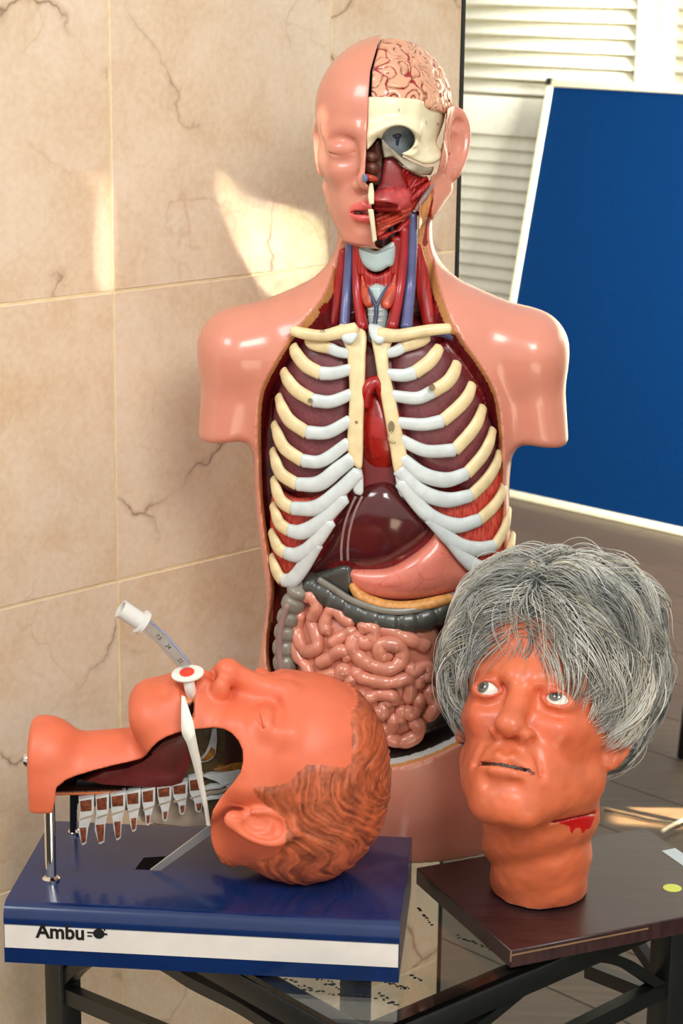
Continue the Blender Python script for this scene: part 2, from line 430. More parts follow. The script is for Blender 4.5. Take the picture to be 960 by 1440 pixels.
# ---- cable lying on the floor in the sun
M_CABLE = plain('black_rubber', srgb(30, 26, 22), 0.5); M_CABLEW = plain('white_cable', srgb(225, 215, 180), 0.5)
c_ = [at_z(*p, 0.006) for p in ((850, 1139), (885, 1146), (915, 1153), (960, 1158), (1000, 1160))]
V, Fc = sweep(catmull(c_, 8), .0032, 8); tag(link('floor_cable', mesh_np('floor_cable', V, Fc), M_CABLE), 'thin dark cable lying across the sunlit floor strip', 'cable')
c_ = [at_z(*p, 0.013 + .002 * i) for i, p in enumerate(((931, 1169), (944, 1161), (960, 1154), (1000, 1140)))]
V, Fc = sweep(catmull(c_, 8), .004, 8); tag(link('floor_cable', mesh_np('floor_cable', V, Fc), M_CABLEW), 'pale cable end crossing the dark cable on the floor', 'cable')
# ================================================================== TABLE, BASE BOX, BOARD
ZT = 0.75
tA, tB, tC = at_z(58, 1206, ZT), at_z(509, 1460, ZT), at_z(988, 1268, ZT)
eAB = tB - tA; lab = np.linalg.norm(eAB); uAB = eAB / lab
uBC = np.array([-uAB[1], uAB[0], 0]); lbc = float(np.dot(tC - tB, uBC)); tC = tB + uBC * lbc; tD = tA + uBC * lbc
M_IRON = plain('black_iron', srgb(16, 20, 20), 0.38, 0.0, var=0.1, scale=80)
t = NT('table_glass'); t.set(Base_Color=(0.86, 0.93, 0.90, 1), Roughness=0.0, IOR=1.45, Transmission_Weight=1.0); M_GLASS = t.m
zv = np.array([0, 0, 1.0])
tab = empty('glass_table', (tA + tC) / 2 * np.array([1, 1, 0])); tag(tab, 'black iron table with a glass top and arched side braces', 'table')
box_obj('glass_top', tA - zv * .006 + uAB * .002 + uBC * .002, uAB * (lab - .004), uBC * (lbc - .004), zv * .006, M_GLASS, tab)
rw = 0.026
for (p, u, n_, L) in ((tA, uAB, uBC, lab), (tB, uBC, -uAB, lbc), (tD, uAB, -uBC, lab), (tA, uBC, uAB, lbc)):
    box_obj('top_rail', p - zv * .034 , u * L, n_ * rw, zv * .0275, M_IRON, tab, 0.002)
lw = 0.032
for p in (tA, tB - uAB * lw, tC - uAB * lw - uBC * lw, tD - uBC * lw):
    box_obj('leg', p * np.array([1, 1, 0]) + zv * .001, uAB * lw, uBC * lw, zv * (ZT - .0355), M_IRON, tab, 0.002)
def brace(pts, p0, n_, w, d, inset=.006):
    P = catmull([at_plane(*q, p0, n_) + 0 for q in pts], 8) if len(pts) > 2 else np.array([at_plane(*q, p0, n_) for q in pts])
    P = P - np.asarray(n_) * 0
    bm = bmesh.new(); n = len(P); tt = np.gradient(P, axis=0); tt /= np.linalg.norm(tt, axis=1)[:, None]
    rings = []
    for p, t_ in zip(P, tt):
        s = np.cross(t_, n_); s /= np.linalg.norm(s)
        rings.append([bm.verts.new(Vector(p + s * a * w / 2 - np.asarray(n_) * (inset + b))) for a, b in ((-1, 0), (1, 0), (1, d), (-1, d))])
    for i in range(n - 1):
        for k in range(4): bm.faces.new((rings[i][k], rings[i][(k + 1) % 4], rings[i + 1][(k + 1) % 4], rings[i + 1][k]))
    bm.faces.new(rings[0][::-1]); bm.faces.new(rings[-1])
    link('arched_brace' if len(pts) > 2 else 'brace', bm_mesh('brace', bm, angle=40), M_IRON, tab)
nAB, nBC = -uBC, uAB
brace([(72, 1392), (100, 1362), (140, 1349), (206, 1354), (262, 1386), (325, 1418), (375, 1450)], tA, nAB, .014, .02)
brace([(62, 1394), (250, 1474)], tA, nAB, .02, .016)
brace([(660, 1462), (700, 1432), (770, 1376), (815, 1354), (850, 1349), (890, 1360), (940, 1392)], tB, nBC, .012, .02)
brace([(948, 1392), (780, 1478)], tB, nBC, .02, .016)
# braces of the two far sides, seen through the frame
brace([(838, 1358), (930, 1394)], tC, np.array(uBC), .018, .014, 0.008)
brace([(900, 1308), (946, 1376)], tC, np.array(uBC), .012, .014, 0.01)
# lower shelf of glass
# dark flecks on the glass
M_FLECK = plain('dark_fleck', srgb(18, 22, 16), 0.6)
fl = []
rr = random.Random(5)
rows = [(455, 1382, 480, 1390, 6), (425, 1392, 520, 1402, 14), (520, 1372, 575, 1392, 16), (400, 1375, 440, 1392, 9), (440, 1376, 485, 1384, 8), (530, 1396, 560, 1414, 8), (560, 1386, 572, 1392, 4), (586, 1276, 608, 1300, 9), (575, 1372, 596, 1378, 4), (520, 1404, 560, 1412, 6), (640, 1315, 690, 1335, 12)]
for (x0, y0, x1, y1, n) in rows:
    for k in range(n):
        x = x0 + (x1 - x0) * (k + rr.random()) / n; y = y0 + (y1 - y0) * (k + rr.random() * .6) / n + rr.uniform(-2, 2)
        c = at_z(x, y, ZT + .0007); L = rr.uniform(.0008, .0028); W = rr.uniform(.0006, .0013); a = rr.uniform(-.5, .7)
        u = np.array([math.cos(a), math.sin(a), 0]); v = np.array([-u[1], u[0], 0]); m = 8
        P = [c + u * L * math.cos(q) * rr.uniform(.7, 1.2) + v * W * 1.6 * math.sin(q) * rr.uniform(.7, 1.2) for q in np.linspace(0, 2 * math.pi, m, endpoint=False)]
        P2 = [p - zv * .0006 for p in P]
        fl.append((np.array(P + P2), [np.array([list(range(m))])] + [np.array([[i, m + i, m + (i + 1) % m, (i + 1) % m] for i in range(m)])]))
V, Fc = merge(*fl); o = link('fleck', mesh_np('fleck', V, Fc, False), M_FLECK, tab, 'dark flecks scattered over the glass'); o['kind'] = 'stuff'

# ---- blue trainer base
ZB = 0.818
M_NAVY = plain('navy_enamel', srgb(5, 36, 84), 0.22, var=0.05, coat=0.4)
M_STRIP = plain('grey_white_strip', srgb(214, 208, 200), 0.45, var=0.02)
M_INK = plain('black_ink', srgb(14, 13, 14), 0.5, var=0.0)
M_STEEL = plain('brushed_steel', srgb(196, 190, 180), 0.38, 0.6, var=0.03)
bFL, bFR, bBR = at_z(4, 1272, ZB), at_z(562, 1300, ZB), at_z(584, 1178, ZB)
uX = bFR - bFL; LX = np.linalg.norm(uX); uX = uX / LX
uY = np.array([-uX[1], uX[0], 0]); LY = float(np.dot(bBR - bFR, uY)) + .004
trn = empty('airway_trainer', (bFL + uX * LX / 2 + uY * LY / 2) * np.array([1, 1, 0]) + zv * ZT)
tag(trn, 'orange intubation training head lying on a navy blue base with cutaway throat', 'training head')
HB = ZB - ZT - .001
# folded sheet-metal profile: rounded top front edge, strip recess, small lip
prof = [(0.0, 0.0), (0.0, .0165), (.0016, .0172), (.0016, HB - .0225), (0.0, HB - .0215), (0.0, HB - .016), (.0012, HB - .011), (.0035, HB - .006), (.0075, HB - .0018), (.013, HB), (LY - .004, HB), (LY, HB - .004), (LY, 0.0)]
poly = [bFL * np.array([1, 1, 0]) + zv * (ZT + .001) + uY * a + zv * b for a, b in prof]
base_o = prism('base_box', poly, uX * LX, M_NAVY, trn, label='navy enamelled steel base')
strip = box_obj('label_strip', bFL * np.array([1, 1, 0]) + zv * (ZT + .0185) - uY * .0002 + uX * .001, uX * (LX - .002), uY * .0018, zv * (HB - .041), M_STRIP, trn, label='off-white strip along the front of the base')
def text_mesh(body, size, origin, ux, uz, mat, parent, name, extr=0.0002, label=None, sx=1.0, bold=0.0):
    cu = bpy.data.curves.new('lettering', 'FONT'); cu.body = body; cu.size = size; cu.extrude = extr; cu.offset = bold; cu.resolution_u = 4
    o = bpy.data.objects.new('lettering_tmp', cu); COL.objects.link(o); dg = bpy.context.evaluated_depsgraph_get()
    me = bpy.data.meshes.new_from_object(o.evaluated_get(dg)); bpy.data.objects.remove(o); bpy.data.curves.remove(cu)
    V = np.zeros(len(me.vertices) * 3, np.float32); me.vertices.foreach_get('co', V); V = V.reshape(-1, 3)
    ux, uz = np.asarray(ux, float), np.asarray(uz, float); nn = np.cross(ux, uz)
    W = np.asarray(origin) + V[:, :1] * sx * ux + V[:, 1:2] * uz + V[:, 2:3] * nn
    me.vertices.foreach_set('co', W.astype(np.float32).ravel()); me.update(); me.materials.clear()
    return link(name, me, mat, parent, label)
fx = lambda px, py: at_plane(px, py, bFL - uY * .0004, uY)
o1, o2 = fx(51, 1318), fx(120, 1320)
text_mesh('Ambu', 0.0232, o1, uX, zv, M_INK, strip, 'lettering', .0003, 'black lettering Ambu', sx=.93, bold=.0006)
# round emblem with prongs
c = fx(139, 1313)
th_ = np.linspace(0, 2 * math.pi, 20, endpoint=False)
prism('emblem_disc', [c + uX * .0062 * math.cos(a) + zv * .0058 * math.sin(a) for a in th_], -uY * .0004, M_INK, strip)
for (dx, dz, L, W) in ((-.0125, .0008, .0078, .0018), (-.0125, -.0032, .0052, .0016), (.0055, -.0002, .0035, .0022)):
    box_obj('emblem_bar', c + uX * dx + zv * (dz - W / 2), uX * L, -uY * .0004, zv * W, M_INK, strip)
prism('registered_dot', [c + uX * (.0062 + .0011 * math.cos(a)) + zv * (.0046 + .0011 * math.sin(a)) for a in th_[::2]], -uY * .0003, M_INK, strip)
# chrome posts
M_CHROME2 = plain('polished_chrome', srgb(225, 222, 215), 0.08, 1.0, var=0.01)
def post(px, py, top_py, r):
    p = at_z(px, py, ZB); zt = at_y(px, top_py, p[1])[2]
    lathe('post', [(0, 0), (r * 1.55, 0), (r * 1.6, .003), (r * 1.25, .005), (r, .006), (r, zt - ZB), (0, zt - ZB)], M_CHROME2, trn, p, ns=20, label='chrome post')
    return p
pp1 = post(72, 1238, 1105, .0062)
pp2 = post(104, 1172, 1095, .0045)
M_SLOT = plain('slot_black', srgb(6, 6, 8), 0.9, var=0.0, spec=0.1)
# slot and sprung steel strip
sl = [at_z(*p, ZB + .0004) for p in ((190, 1222), (202, 1206), (232, 1204), (220, 1223))]
prism('slot', sl, -zv * .0006, M_SLOT, trn, label='dark slot in the base')
# raised blue ramp beside the slot
rp = [at_z(*p, ZB + .0002) for p in ((222, 1224), (280, 1228), (318, 1206), (300, 1190))]

# ---- dark laminate board under the wigged head
ZW = 0.772
kL, kF, kB = at_z(585, 1220, ZW), at_z(718, 1337, ZW), at_z(906, 1163, ZW)
uL = kF - kL; lL = np.linalg.norm(uL); uL = uL / lL
uR = np.array([-uL[1], uL[0], 0]); lR = float(np.dot(kB - kL, uR)) * 1.0
t = NT('dark_laminate'); tc = t.n('TexCoord'); mp = t.n('Mapping', {'Vector': (tc, 3), 'Rotation': (0, 0, math.atan2(uL[1], uL[0])), 'Scale': (4, 60, 4)})
nz = t.n('TexNoise', {'Vector': mp, 'Scale': 6.0, 'Detail': 5.0})
t.set(Base_Color=t.ramp(nz, [(0.3, srgb(38, 22, 24)), (0.7, srgb(62, 38, 38))]), Roughness=0.3); M_LAM = t.m
M_LAMEDGE = plain('worn_edge_strip', srgb(128, 100, 70), 0.5)
wbd = empty('mounting_board', (kL + uL * lL / 2 + uR * lR / 2) * np.array([1, 1, 0]) + zv * ZT)
tag(wbd, 'dark brown laminate board under the grey-haired head, yellow dot on it', 'board')
box_obj('panel', kL * np.array([1, 1, 0]) + zv * (ZT + .001), uL * lL, uR * lR, zv * (ZW - ZT - .001), M_LAM, wbd, 0.0012, 1)
box_obj('edge_strip', kF + zv * (-.0062) + uL * .0001, uR * lR * .55, uL * .0006, zv * .0018, M_LAMEDGE, wbd)
box_obj('edge_strip', kF + zv * (-.013) - uL * .0012 + uR * .0008, uL * .0018, -uR * .0012, zv * .0125, M_LAMEDGE, wbd)
M_YEL = plain('yellow_sticker', srgb(214, 224, 96), 0.6, var=0.02); M_PAPER = plain('pale_label', srgb(196, 212, 220), 0.5, var=0.02)
cs = at_z(945, 1249, ZW); rs = np.linalg.norm(at_z(958, 1249, ZW) - cs)
lathe('round_sticker', [(0, 0), (rs, 0), (rs, .0005), (0, .0005)], M_YEL, wbd, cs, ns=28, label='yellow round sticker')
q0, q1, q2 = at_z(930, 1197, ZW), at_z(949, 1193, ZW), at_z(962, 1217, ZW)
prism('paper_label', [q0, q1, q1 + uL * .06, q0 + uL * .06], zv * .0005, M_PAPER, wbd, label='pale paper label')
# ================================================================== SIGNED-DISTANCE SCULPTING
f32 = np.float32
def ell(x, y, z, a, b, c):
    k0 = np.sqrt((x / a) ** 2 + (y / b) ** 2 + (z / c) ** 2); k1 = np.sqrt((x / (a * a)) ** 2 + (y / (b * b)) ** 2 + (z / (c * c)) ** 2)
    return k0 * (k0 - 1) / (k1 + 1e-9)
def cap(x, y, z, A, B, ra, rb=None):
    rb = ra if rb is None else rb
    d = [B[i] - A[i] for i in range(3)]; L = d[0] ** 2 + d[1] ** 2 + d[2] ** 2 + 1e-12
    px, py, pz = x - A[0], y - A[1], z - A[2]
    t = np.clip((px * d[0] + py * d[1] + pz * d[2]) / L, 0, 1)
    return np.sqrt((px - t * d[0]) ** 2 + (py - t * d[1]) ** 2 + (pz - t * d[2]) ** 2) - (ra + (rb - ra) * t)
def chain(x, y, z, pts, rs):
    d = None
    for i in range(len(pts) - 1):
        c = cap(x, y, z, pts[i], pts[i + 1], rs[i], rs[i + 1]); d = c if d is None else np.minimum(d, c)
    return d
def smin(a, b, k):
    h = np.maximum(k - np.abs(a - b), 0) / k; return np.minimum(a, b) - h * h * k * 0.25
def smax(a, b, k): return -smin(-a, -b, k)
_LAT = RNG.random((64, 64, 64)).astype(f32)
def vnoise(x, y, z):
    xi, yi, zi = np.floor(x), np.floor(y), np.floor(z)
    u, v, w = x - xi, y - yi, z - zi
    u, v, w = [q * q * (3 - 2 * q) for q in (u, v, w)]
    i, j, k = [q.astype(np.int32) & 63 for q in (xi, yi, zi)]
    i1, j1, k1 = (i + 1) & 63, (j + 1) & 63, (k + 1) & 63
    L = _LAT
    a = L[i, j, k] * (1 - u) + L[i1, j, k] * u; b = L[i, j1, k] * (1 - u) + L[i1, j1, k] * u
    c = L[i, j, k1] * (1 - u) + L[i1, j, k1] * u; d = L[i, j1, k1] * (1 - u) + L[i1, j1, k1] * u
    return (a * (1 - v) + b * v) * (1 - w) + (c * (1 - v) + d * v) * w
def mesh_sdf(fn, lo, hi, h, m=4, slack=1.4):
    """surface nets over a narrow band; fn(x,y,z) on flat point lists"""
    lo = np.asarray(lo, float); n = np.maximum(2, np.ceil((np.asarray(hi) - lo) / (h * m)).astype(int)) * m
    nc = n // m
    cg = [lo[i] + (np.arange(nc[i]) + .5) * h * m for i in range(3)]
    X, Y, Z = [a.ravel().astype(f32) for a in np.meshgrid(*cg, indexing='ij')]
    fc = fn(X, Y, Z).reshape(nc)
    band = np.abs(fc) < h * m * slack
    D = np.repeat(np.repeat(np.repeat(np.where(fc < 0, f32(-1), f32(1)), m, 0), m, 1), m, 2)
    B = np.argwhere(band)
    o = np.stack(np.meshgrid(*[np.arange(m)] * 3, indexing='ij'), -1).reshape(-1, 3)
    I = (B[:, None, :] * m + o[None]).reshape(-1, 3)
    for s in range(0, len(I), 600000):
        q = I[s:s + 600000]
        v = fn(*[(lo[i] + (q[:, i] + .5) * h).astype(f32) for i in range(3)])
        D[q[:, 0], q[:, 1], q[:, 2]] = v
    S = D < 0
    a = S[:-1, :-1, :-1]; any_ = a.copy(); all_ = a.copy()
    for dx, dy, dz in [(i, j, k) for i in (0, 1) for j in (0, 1) for k in (0, 1)][1:]:
        b = S[dx:n[0] - 1 + dx, dy:n[1] - 1 + dy, dz:n[2] - 1 + dz]; any_ |= b; all_ &= b
    mix = any_ & ~all_
    C = np.argwhere(mix); N = len(C)
    idx = np.full(mix.shape, -1, np.int32); idx[C[:, 0], C[:, 1], C[:, 2]] = np.arange(N)
    cor = [(i, j, k) for i in (0, 1) for j in (0, 1) for k in (0, 1)]
    val = np.stack([D[C[:, 0] + i, C[:, 1] + j, C[:, 2] + k] for i, j, k in cor], 1)
    P = np.zeros((N, 3)); W = np.zeros(N)
    ca = np.array(cor, float)
    for p in range(8):
        for q in range(p + 1, 8):
            if np.abs(ca[p] - ca[q]).sum() != 1: continue
            va, vb = val[:, p], val[:, q]; cr = (va < 0) != (vb < 0)
            t = np.where(cr, va / np.where(cr, va - vb, 1), 0)[:, None]
            P += cr[:, None] * (ca[p] + (ca[q] - ca[p]) * t); W += cr
    V = lo + (C + P / W[:, None] + .5) * h
    F = []
    for ax in range(3):
        s0 = [slice(None)] * 3; s1 = [slice(None)] * 3; s0[ax] = slice(0, -1); s1[ax] = slice(1, None)
        A, Bq = S[tuple(s0)], S[tuple(s1)]
        E = np.argwhere(A != Bq)
        o1, o2 = (ax + 1) % 3, (ax + 2) % 3
        ok = (E[:, o1] > 0) & (E[:, o2] > 0) & (E[:, o1] < n[o1] - 1) & (E[:, o2] < n[o2] - 1); E = E[ok]
        def cell(d1, d2):
            c = E.copy(); c[:, o1] += d1; c[:, o2] += d2; return idx[c[:, 0], c[:, 1], c[:, 2]]
        q = np.stack([cell(-1, -1), cell(0, -1), cell(0, 0), cell(-1, 0)], 1)
        inside = A[E[:, 0], E[:, 1], E[:, 2]]
        q[~inside] = q[~inside][:, ::-1]
        F.append(q[(q >= 0).all(1)])
    return V, np.concatenate(F)
def smooth_mesh(V, F, it=1, lam=0.5):
    e = np.concatenate([F[:, [0, 1]], F[:, [1, 2]], F[:, [2, 3]], F[:, [3, 0]]])
    for _ in range(it):
        A = np.zeros_like(V); c = np.zeros(len(V))
        for k in range(3): A[:, k] = np.bincount(e[:, 0], V[e[:, 1], k], len(V)) + np.bincount(e[:, 1], V[e[:, 0], k], len(V))
        c = np.bincount(e[:, 0], minlength=len(V)) + np.bincount(e[:, 1], minlength=len(V))
        V = V + lam * (A / np.maximum(c, 1)[:, None] - V)
    return V
def project_np(x, y, z):
    X, Y, Z = x - CAM[0], y - CAM[1], z - CAM[2]
    dz = X * _fwd[0] + Y * _fwd[1] + Z * _fwd[2]
    return 480 + F_PX * (X * _rt[0] + Y * _rt[1] + Z * _rt[2]) / dz, 720 - F_PX * (X * _up[0] + Y * _up[1] + Z * _up[2]) / dz
class Outline:
    """signed distance (in px) to a closed outline, tabulated on a 2-px lattice"""
    def __init__(s, pts, smooth=4, pad=90, step=2):
        P = catmull(np.array(pts, float), smooth, True) if smooth else np.array(pts, float)
        s.o = P.min(0) - pad; s.st = step; s.P = P
        nx, ny = (((P.max(0) + pad) - s.o) / step).astype(int) + 2
        gx, gy = np.meshgrid(s.o[0] + np.arange(nx) * step, s.o[1] + np.arange(ny) * step, indexing='ij')
        d = np.full(gx.shape, 1e9); ins = np.zeros(gx.shape, bool)
        for a, b in zip(P, np.roll(P, -1, 0)):
            e = b - a; L = (e ** 2).sum() + 1e-9
            t = np.clip(((gx - a[0]) * e[0] + (gy - a[1]) * e[1]) / L, 0, 1)
            d = np.minimum(d, (gx - a[0] - t * e[0]) ** 2 + (gy - a[1] - t * e[1]) ** 2)
            c = (a[1] <= gy) != (b[1] <= gy)
            xs = a[0] + (gy - a[1]) / np.where(np.abs(e[1]) < 1e-9, 1e-9, e[1]) * e[0]
            ins ^= c & (gx < xs)
        s.T = np.where(ins, -np.sqrt(d), np.sqrt(d)).astype(f32)
    def __call__(s, px, py):
        u = np.clip((px - s.o[0]) / s.st, 0, s.T.shape[0] - 1.001); v = np.clip((py - s.o[1]) / s.st, 0, s.T.shape[1] - 1.001)
        i, j = u.astype(np.int32), v.astype(np.int32); u, v = u - i, v - j
        T = s.T
        return (T[i, j] * (1 - u) + T[i + 1, j] * u) * (1 - v) + (T[i, j + 1] * (1 - u) + T[i + 1, j + 1] * u) * v

# ------------------------------------------------------------------ one human head, sculpted once, posed three times
def head_sdf(x, f, z, eyes='closed', mouth=0.0, jw=0.0, ears=(1, 1), age=0.0, nose=1.0, slit=.0013):
    """x sideways, f towards the face, z up; origin midway between the ears; head about 0.235 m tall"""
    ax = np.abs(x)
    d = ell(x, f + .020, z - .040, .0755, .097, .080)
    d = smin(d, ell(x, f - .028, z - .034, .066, .060, .068), .03)
    d = smin(d, ell(x, f - .024, z + .035, .0565 + .004 * jw, .058, .074), .03)
    d = smin(d, cap(ax, f, z, (.054 + .003 * jw, -.002, -.056), (.021 + .004 * jw, .060, -.102), .0165 + .001 * jw, .0150), .028)
    d = smin(d, ell(x, f - .066, z + .103, .025, .0205, .0185), .022)
    d = smin(d, ell(x, f - .050, z + .072, .042, .036, .034), .02)
    d = smin(d, cap(ax, f, z, (.058, .022, -.018), (.037, .066, -.026), .013 - .002 * age, .011), .022)
    d = smin(d, cap(ax, f, z, (.010, .0855, .017), (.047, .066, .019), .0085, .007), .016)
    d = smax(d, -ell(ax - .033, f - .098, z - .001, .0195, .0215, .0125), .02)
    # nose
    d = smin(d, cap(x, f, z, (0, .0800, .014), (0, .1015, -.031), .0068, .0098 * nose), .014)
    d = smin(d, ell(x, f - .1035, z + .0355, .0105 * nose, .0108, .0098), .007)
    d = smin(d, ell(ax - .0125 * nose, f - .0925, z + .0405, .0078, .0112, .0078), .0055)
    d = smax(d, -ell(ax - .0068, f - .0995, z + .0478, .0038, .0062, .0042), .003)
    # muzzle and lips
    d = smin(d, ell(x, f - .070, z + .069, .031, .0245, .024), .018)
    o = mouth * .5
    if mouth > 0:
        d = smax(d, -ell(x, f - .088, z + .0725, .0195, .022, .0035 + o), .003)
    d = smin(d, chain(ax, f, z, [(0, .0940, -.0655 + o), (.006, .0948, -.0640 + o), (.0235, .0815, -.0718)], (.0048, .0050, .0026)), .006)
    d = smin(d, chain(ax, f, z, [(0, .0930, -.0790 - o), (.009, .0918, -.0785 - o), (.0225, .0815, -.0728)], (.0060, .0056, .0026)), .007)
    d = smax(d, -chain(ax, f, z, [(0, .1010, -.0722), (.012, .0975, -.0718), (.0255, .0850, -.0728)], (slit + o, slit * .95 + o * .8, slit * .6)), .0028)
    d = smax(d, -cap(x, f, z, (0, .1005, -.053), (0, .1005, -.058), .0026), .006)
    d = smax(d, -cap(ax, f, z, (0, .0985, -.0895), (.014, .092, -.089), .003), .012)
    # eyes
    if eyes == 'closed':
        d = smin(d, ell(ax - .0330, f - .0675, z + .0010, .0185, .0165, .0130), .009)
        d = smax(d, -chain(ax, f, z, [(.0185, .0808, -.0045), (.025, .0838, -.0082), (.034, .0833, -.0092), (.043, .0785, -.0072), (.0490, .0725, -.0035)], (.0009, .0013, .0014, .0013, .0009)), .0020)
        d = smax(d, -chain(ax, f, z, [(.019, .0830, .0085), (.032, .0845, .0115), (.046, .0775, .0085)], (.0008, .0012, .0008)), .006)
    else:
        d = smin(d, ell(ax - .0335, f - .0690, z + .0010, .0178, .0170, .0135), .005)
        d = smax(d, -ell(ax - .0335, f - .0860, z + .0005, .0128, .0150, .0068), .003)
        d = smin(d, chain(ax, f, z, [(.0205, .0805, .0005), (.028, .0850, .0068), (.037, .0842, .0072), (.0475, .0755, .0012)], (.0016, .0022, .0022, .0015)), .003)
        d = smin(d, chain(ax, f, z, [(.0205, .0805, -.0010), (.028, .0835, -.0072), (.037, .0828, -.0078), (.0475, .0755, -.0010)], (.0015, .0017, .0017, .0014)), .003)
        d = smax(d, -chain(ax, f, z, [(.019, .0850, .0105), (.032, .0880, .0132), (.046, .0790, .0100)], (.0008, .0012, .0008)), .004)
    if age > 0:
        d = smax(d, -chain(ax, f, z, [(.016, .0955, -.040), (.027, .0850, -.055), (.031, .0780, -.072)], (.0006, .0007, .0004)), .011)
        d = smax(d, -chain(ax, f, z, [(.018, .0830, -.0125), (.028, .0850, -.0175), (.040, .0790, -.0165)], (.0007, .0010, .0007)), .005)
        d = smin(d, cap(ax, f, z, (.012, .0880, .0125), (.044, .0715, .0190), .0055, .0045), .009)
    for sgn, on in ((-1, ears[0]), (1, ears[1])):
        if on: d = smin(d, ear_sdf(x * sgn, f, z, on), .006)
    return d
def ear_sdf(x, f, z, s=1.0):
    ex, ef, ez = (x - .0755) / s, (f + .014) / s, (z + .006) / s
    c, sn = math.cos(.20), math.sin(.20); ef, ez = c * ef + sn * ez, -sn * ef + c * ez          # leans back
    c, sn = math.cos(.55), math.sin(.55); ex, ef = c * ex + sn * ef, -sn * ex + c * ef         # flares outwards
    w = .0165 + .004 * np.clip(ez / .03, -1, 1)
    d = ell(ex, ef, ez - .002, .0045, .0175, .031)
    r = np.sqrt((ef / w) ** 2 + ((ez - .002) / .0305) ** 2)
    rim = np.sqrt(((r - .90) * .018) ** 2 + (ex - .003) ** 2) - .0038
    rim = np.where((ez < -.012) & (ef > .004), rim + .006, rim)
    d = smin(d, rim, .003)
    d = smax(d, -ell(ex - .0065, ef - .003, ez + .003, .0085, .0090, .0138), .003)
    d = smax(d, -ell(ex - .006, ef - .001, ez - .018, .0042, .0095, .0052), .003)
    d = smin(d, ell(ex - .001, ef - .003, ez + .0285, .0048, .0085, .0088), .006)
    d = smin(d, ell(ex - .002, ef - .0145, ez + .004, .0036, .0042, .0062), .003)
    d = smin(d, ell(ex + .009, ef - .004, ez, .009, .010, .022), .008)
    return d * s
def ypr(yaw, pitch, roll):
    """rows: local (x, f, z) axes in room coordinates for a head; yaw>0 turns the face to the picture's left, pitch>0 looks down"""
    cy, sy = math.cos(yaw), math.sin(yaw)
    X = np.array([cy, -sy, 0]); Fv = np.array([-sy, -cy, 0]); Zv = np.array([0, 0, 1.0])
    F2 = Fv * math.cos(pitch) - Zv * math.sin(pitch); Z2 = Zv * math.cos(pitch) + Fv * math.sin(pitch)
    X3 = X * math.cos(roll) + Z2 * math.sin(roll); Z3 = Z2 * math.cos(roll) - X * math.sin(roll)
    return np.stack([X3, F2, Z3])
def to_local(R, c, s, x, y, z):
    x, y, z = x - c[0], y - c[1], z - c[2]
    return [((R[i, 0] * x + R[i, 1] * y + R[i, 2] * z) / s).astype(f32) for i in range(3)]
# ================================================================== ANATOMICAL TORSO
YT = 2.40
K = 1228.0                                               # px per metre at the torso, for outline distances
def tp(px, py, w=0.0): return at_y(px, py, YT - w)
ROWS = np.array([(395, 448, 642, .050, .065), (420, 412, 682, .060, .075), (455, 378, 712, .078, .088), (500, 358, 722, .092, .098), (560, 350, 724, .102, .102),
                 (620, 354, 721, .106, .104), (680, 357, 716, .108, .102), (740, 362, 717, .106, .096), (800, 370, 718, .100, .088), (850, 374, 719, .098, .085),
                 (900, 368, 722, .100, .085), (960, 360, 728, .102, .088), (1030, 354, 734, .100, .095), (1100, 353, 734, .097, .100), (1170, 362, 716, .090, .096), (1250, 380, 690, .080, .090)], float)
_r = catmull(ROWS, 6)
_rz = np.array([tp(540, r[0])[2] for r in _r]); _rl = np.array([tp(r[1], r[0])[0] for r in _r]); _rr = np.array([tp(r[2], r[0])[0] for r in _r])
_o = np.argsort(_rz); RZ, RL, RR, RF, RB = [a[_o] for a in (_rz, _rl, _rr, _r[:, 3], _r[:, 4])]
def wskin(px, py):
    """depth of the closed chest surface under a pixel (towards the camera from the torso's middle plane)"""
    px, py = np.asarray(px, float), np.asarray(py, float)
    F = np.interp(py, _r[:, 0], _r[:, 3]); c = np.interp(py, _r[:, 0], (_r[:, 1] + _r[:, 2]) / 2); h = np.interp(py, _r[:, 0], (_r[:, 2] - _r[:, 1]) / 2) * 1.03
    return F * np.sqrt(np.clip(1 - ((px - c) / h) ** 2, 0.0, 1))
def wrib(px, py): return wskin(px, py) * .93 - .004

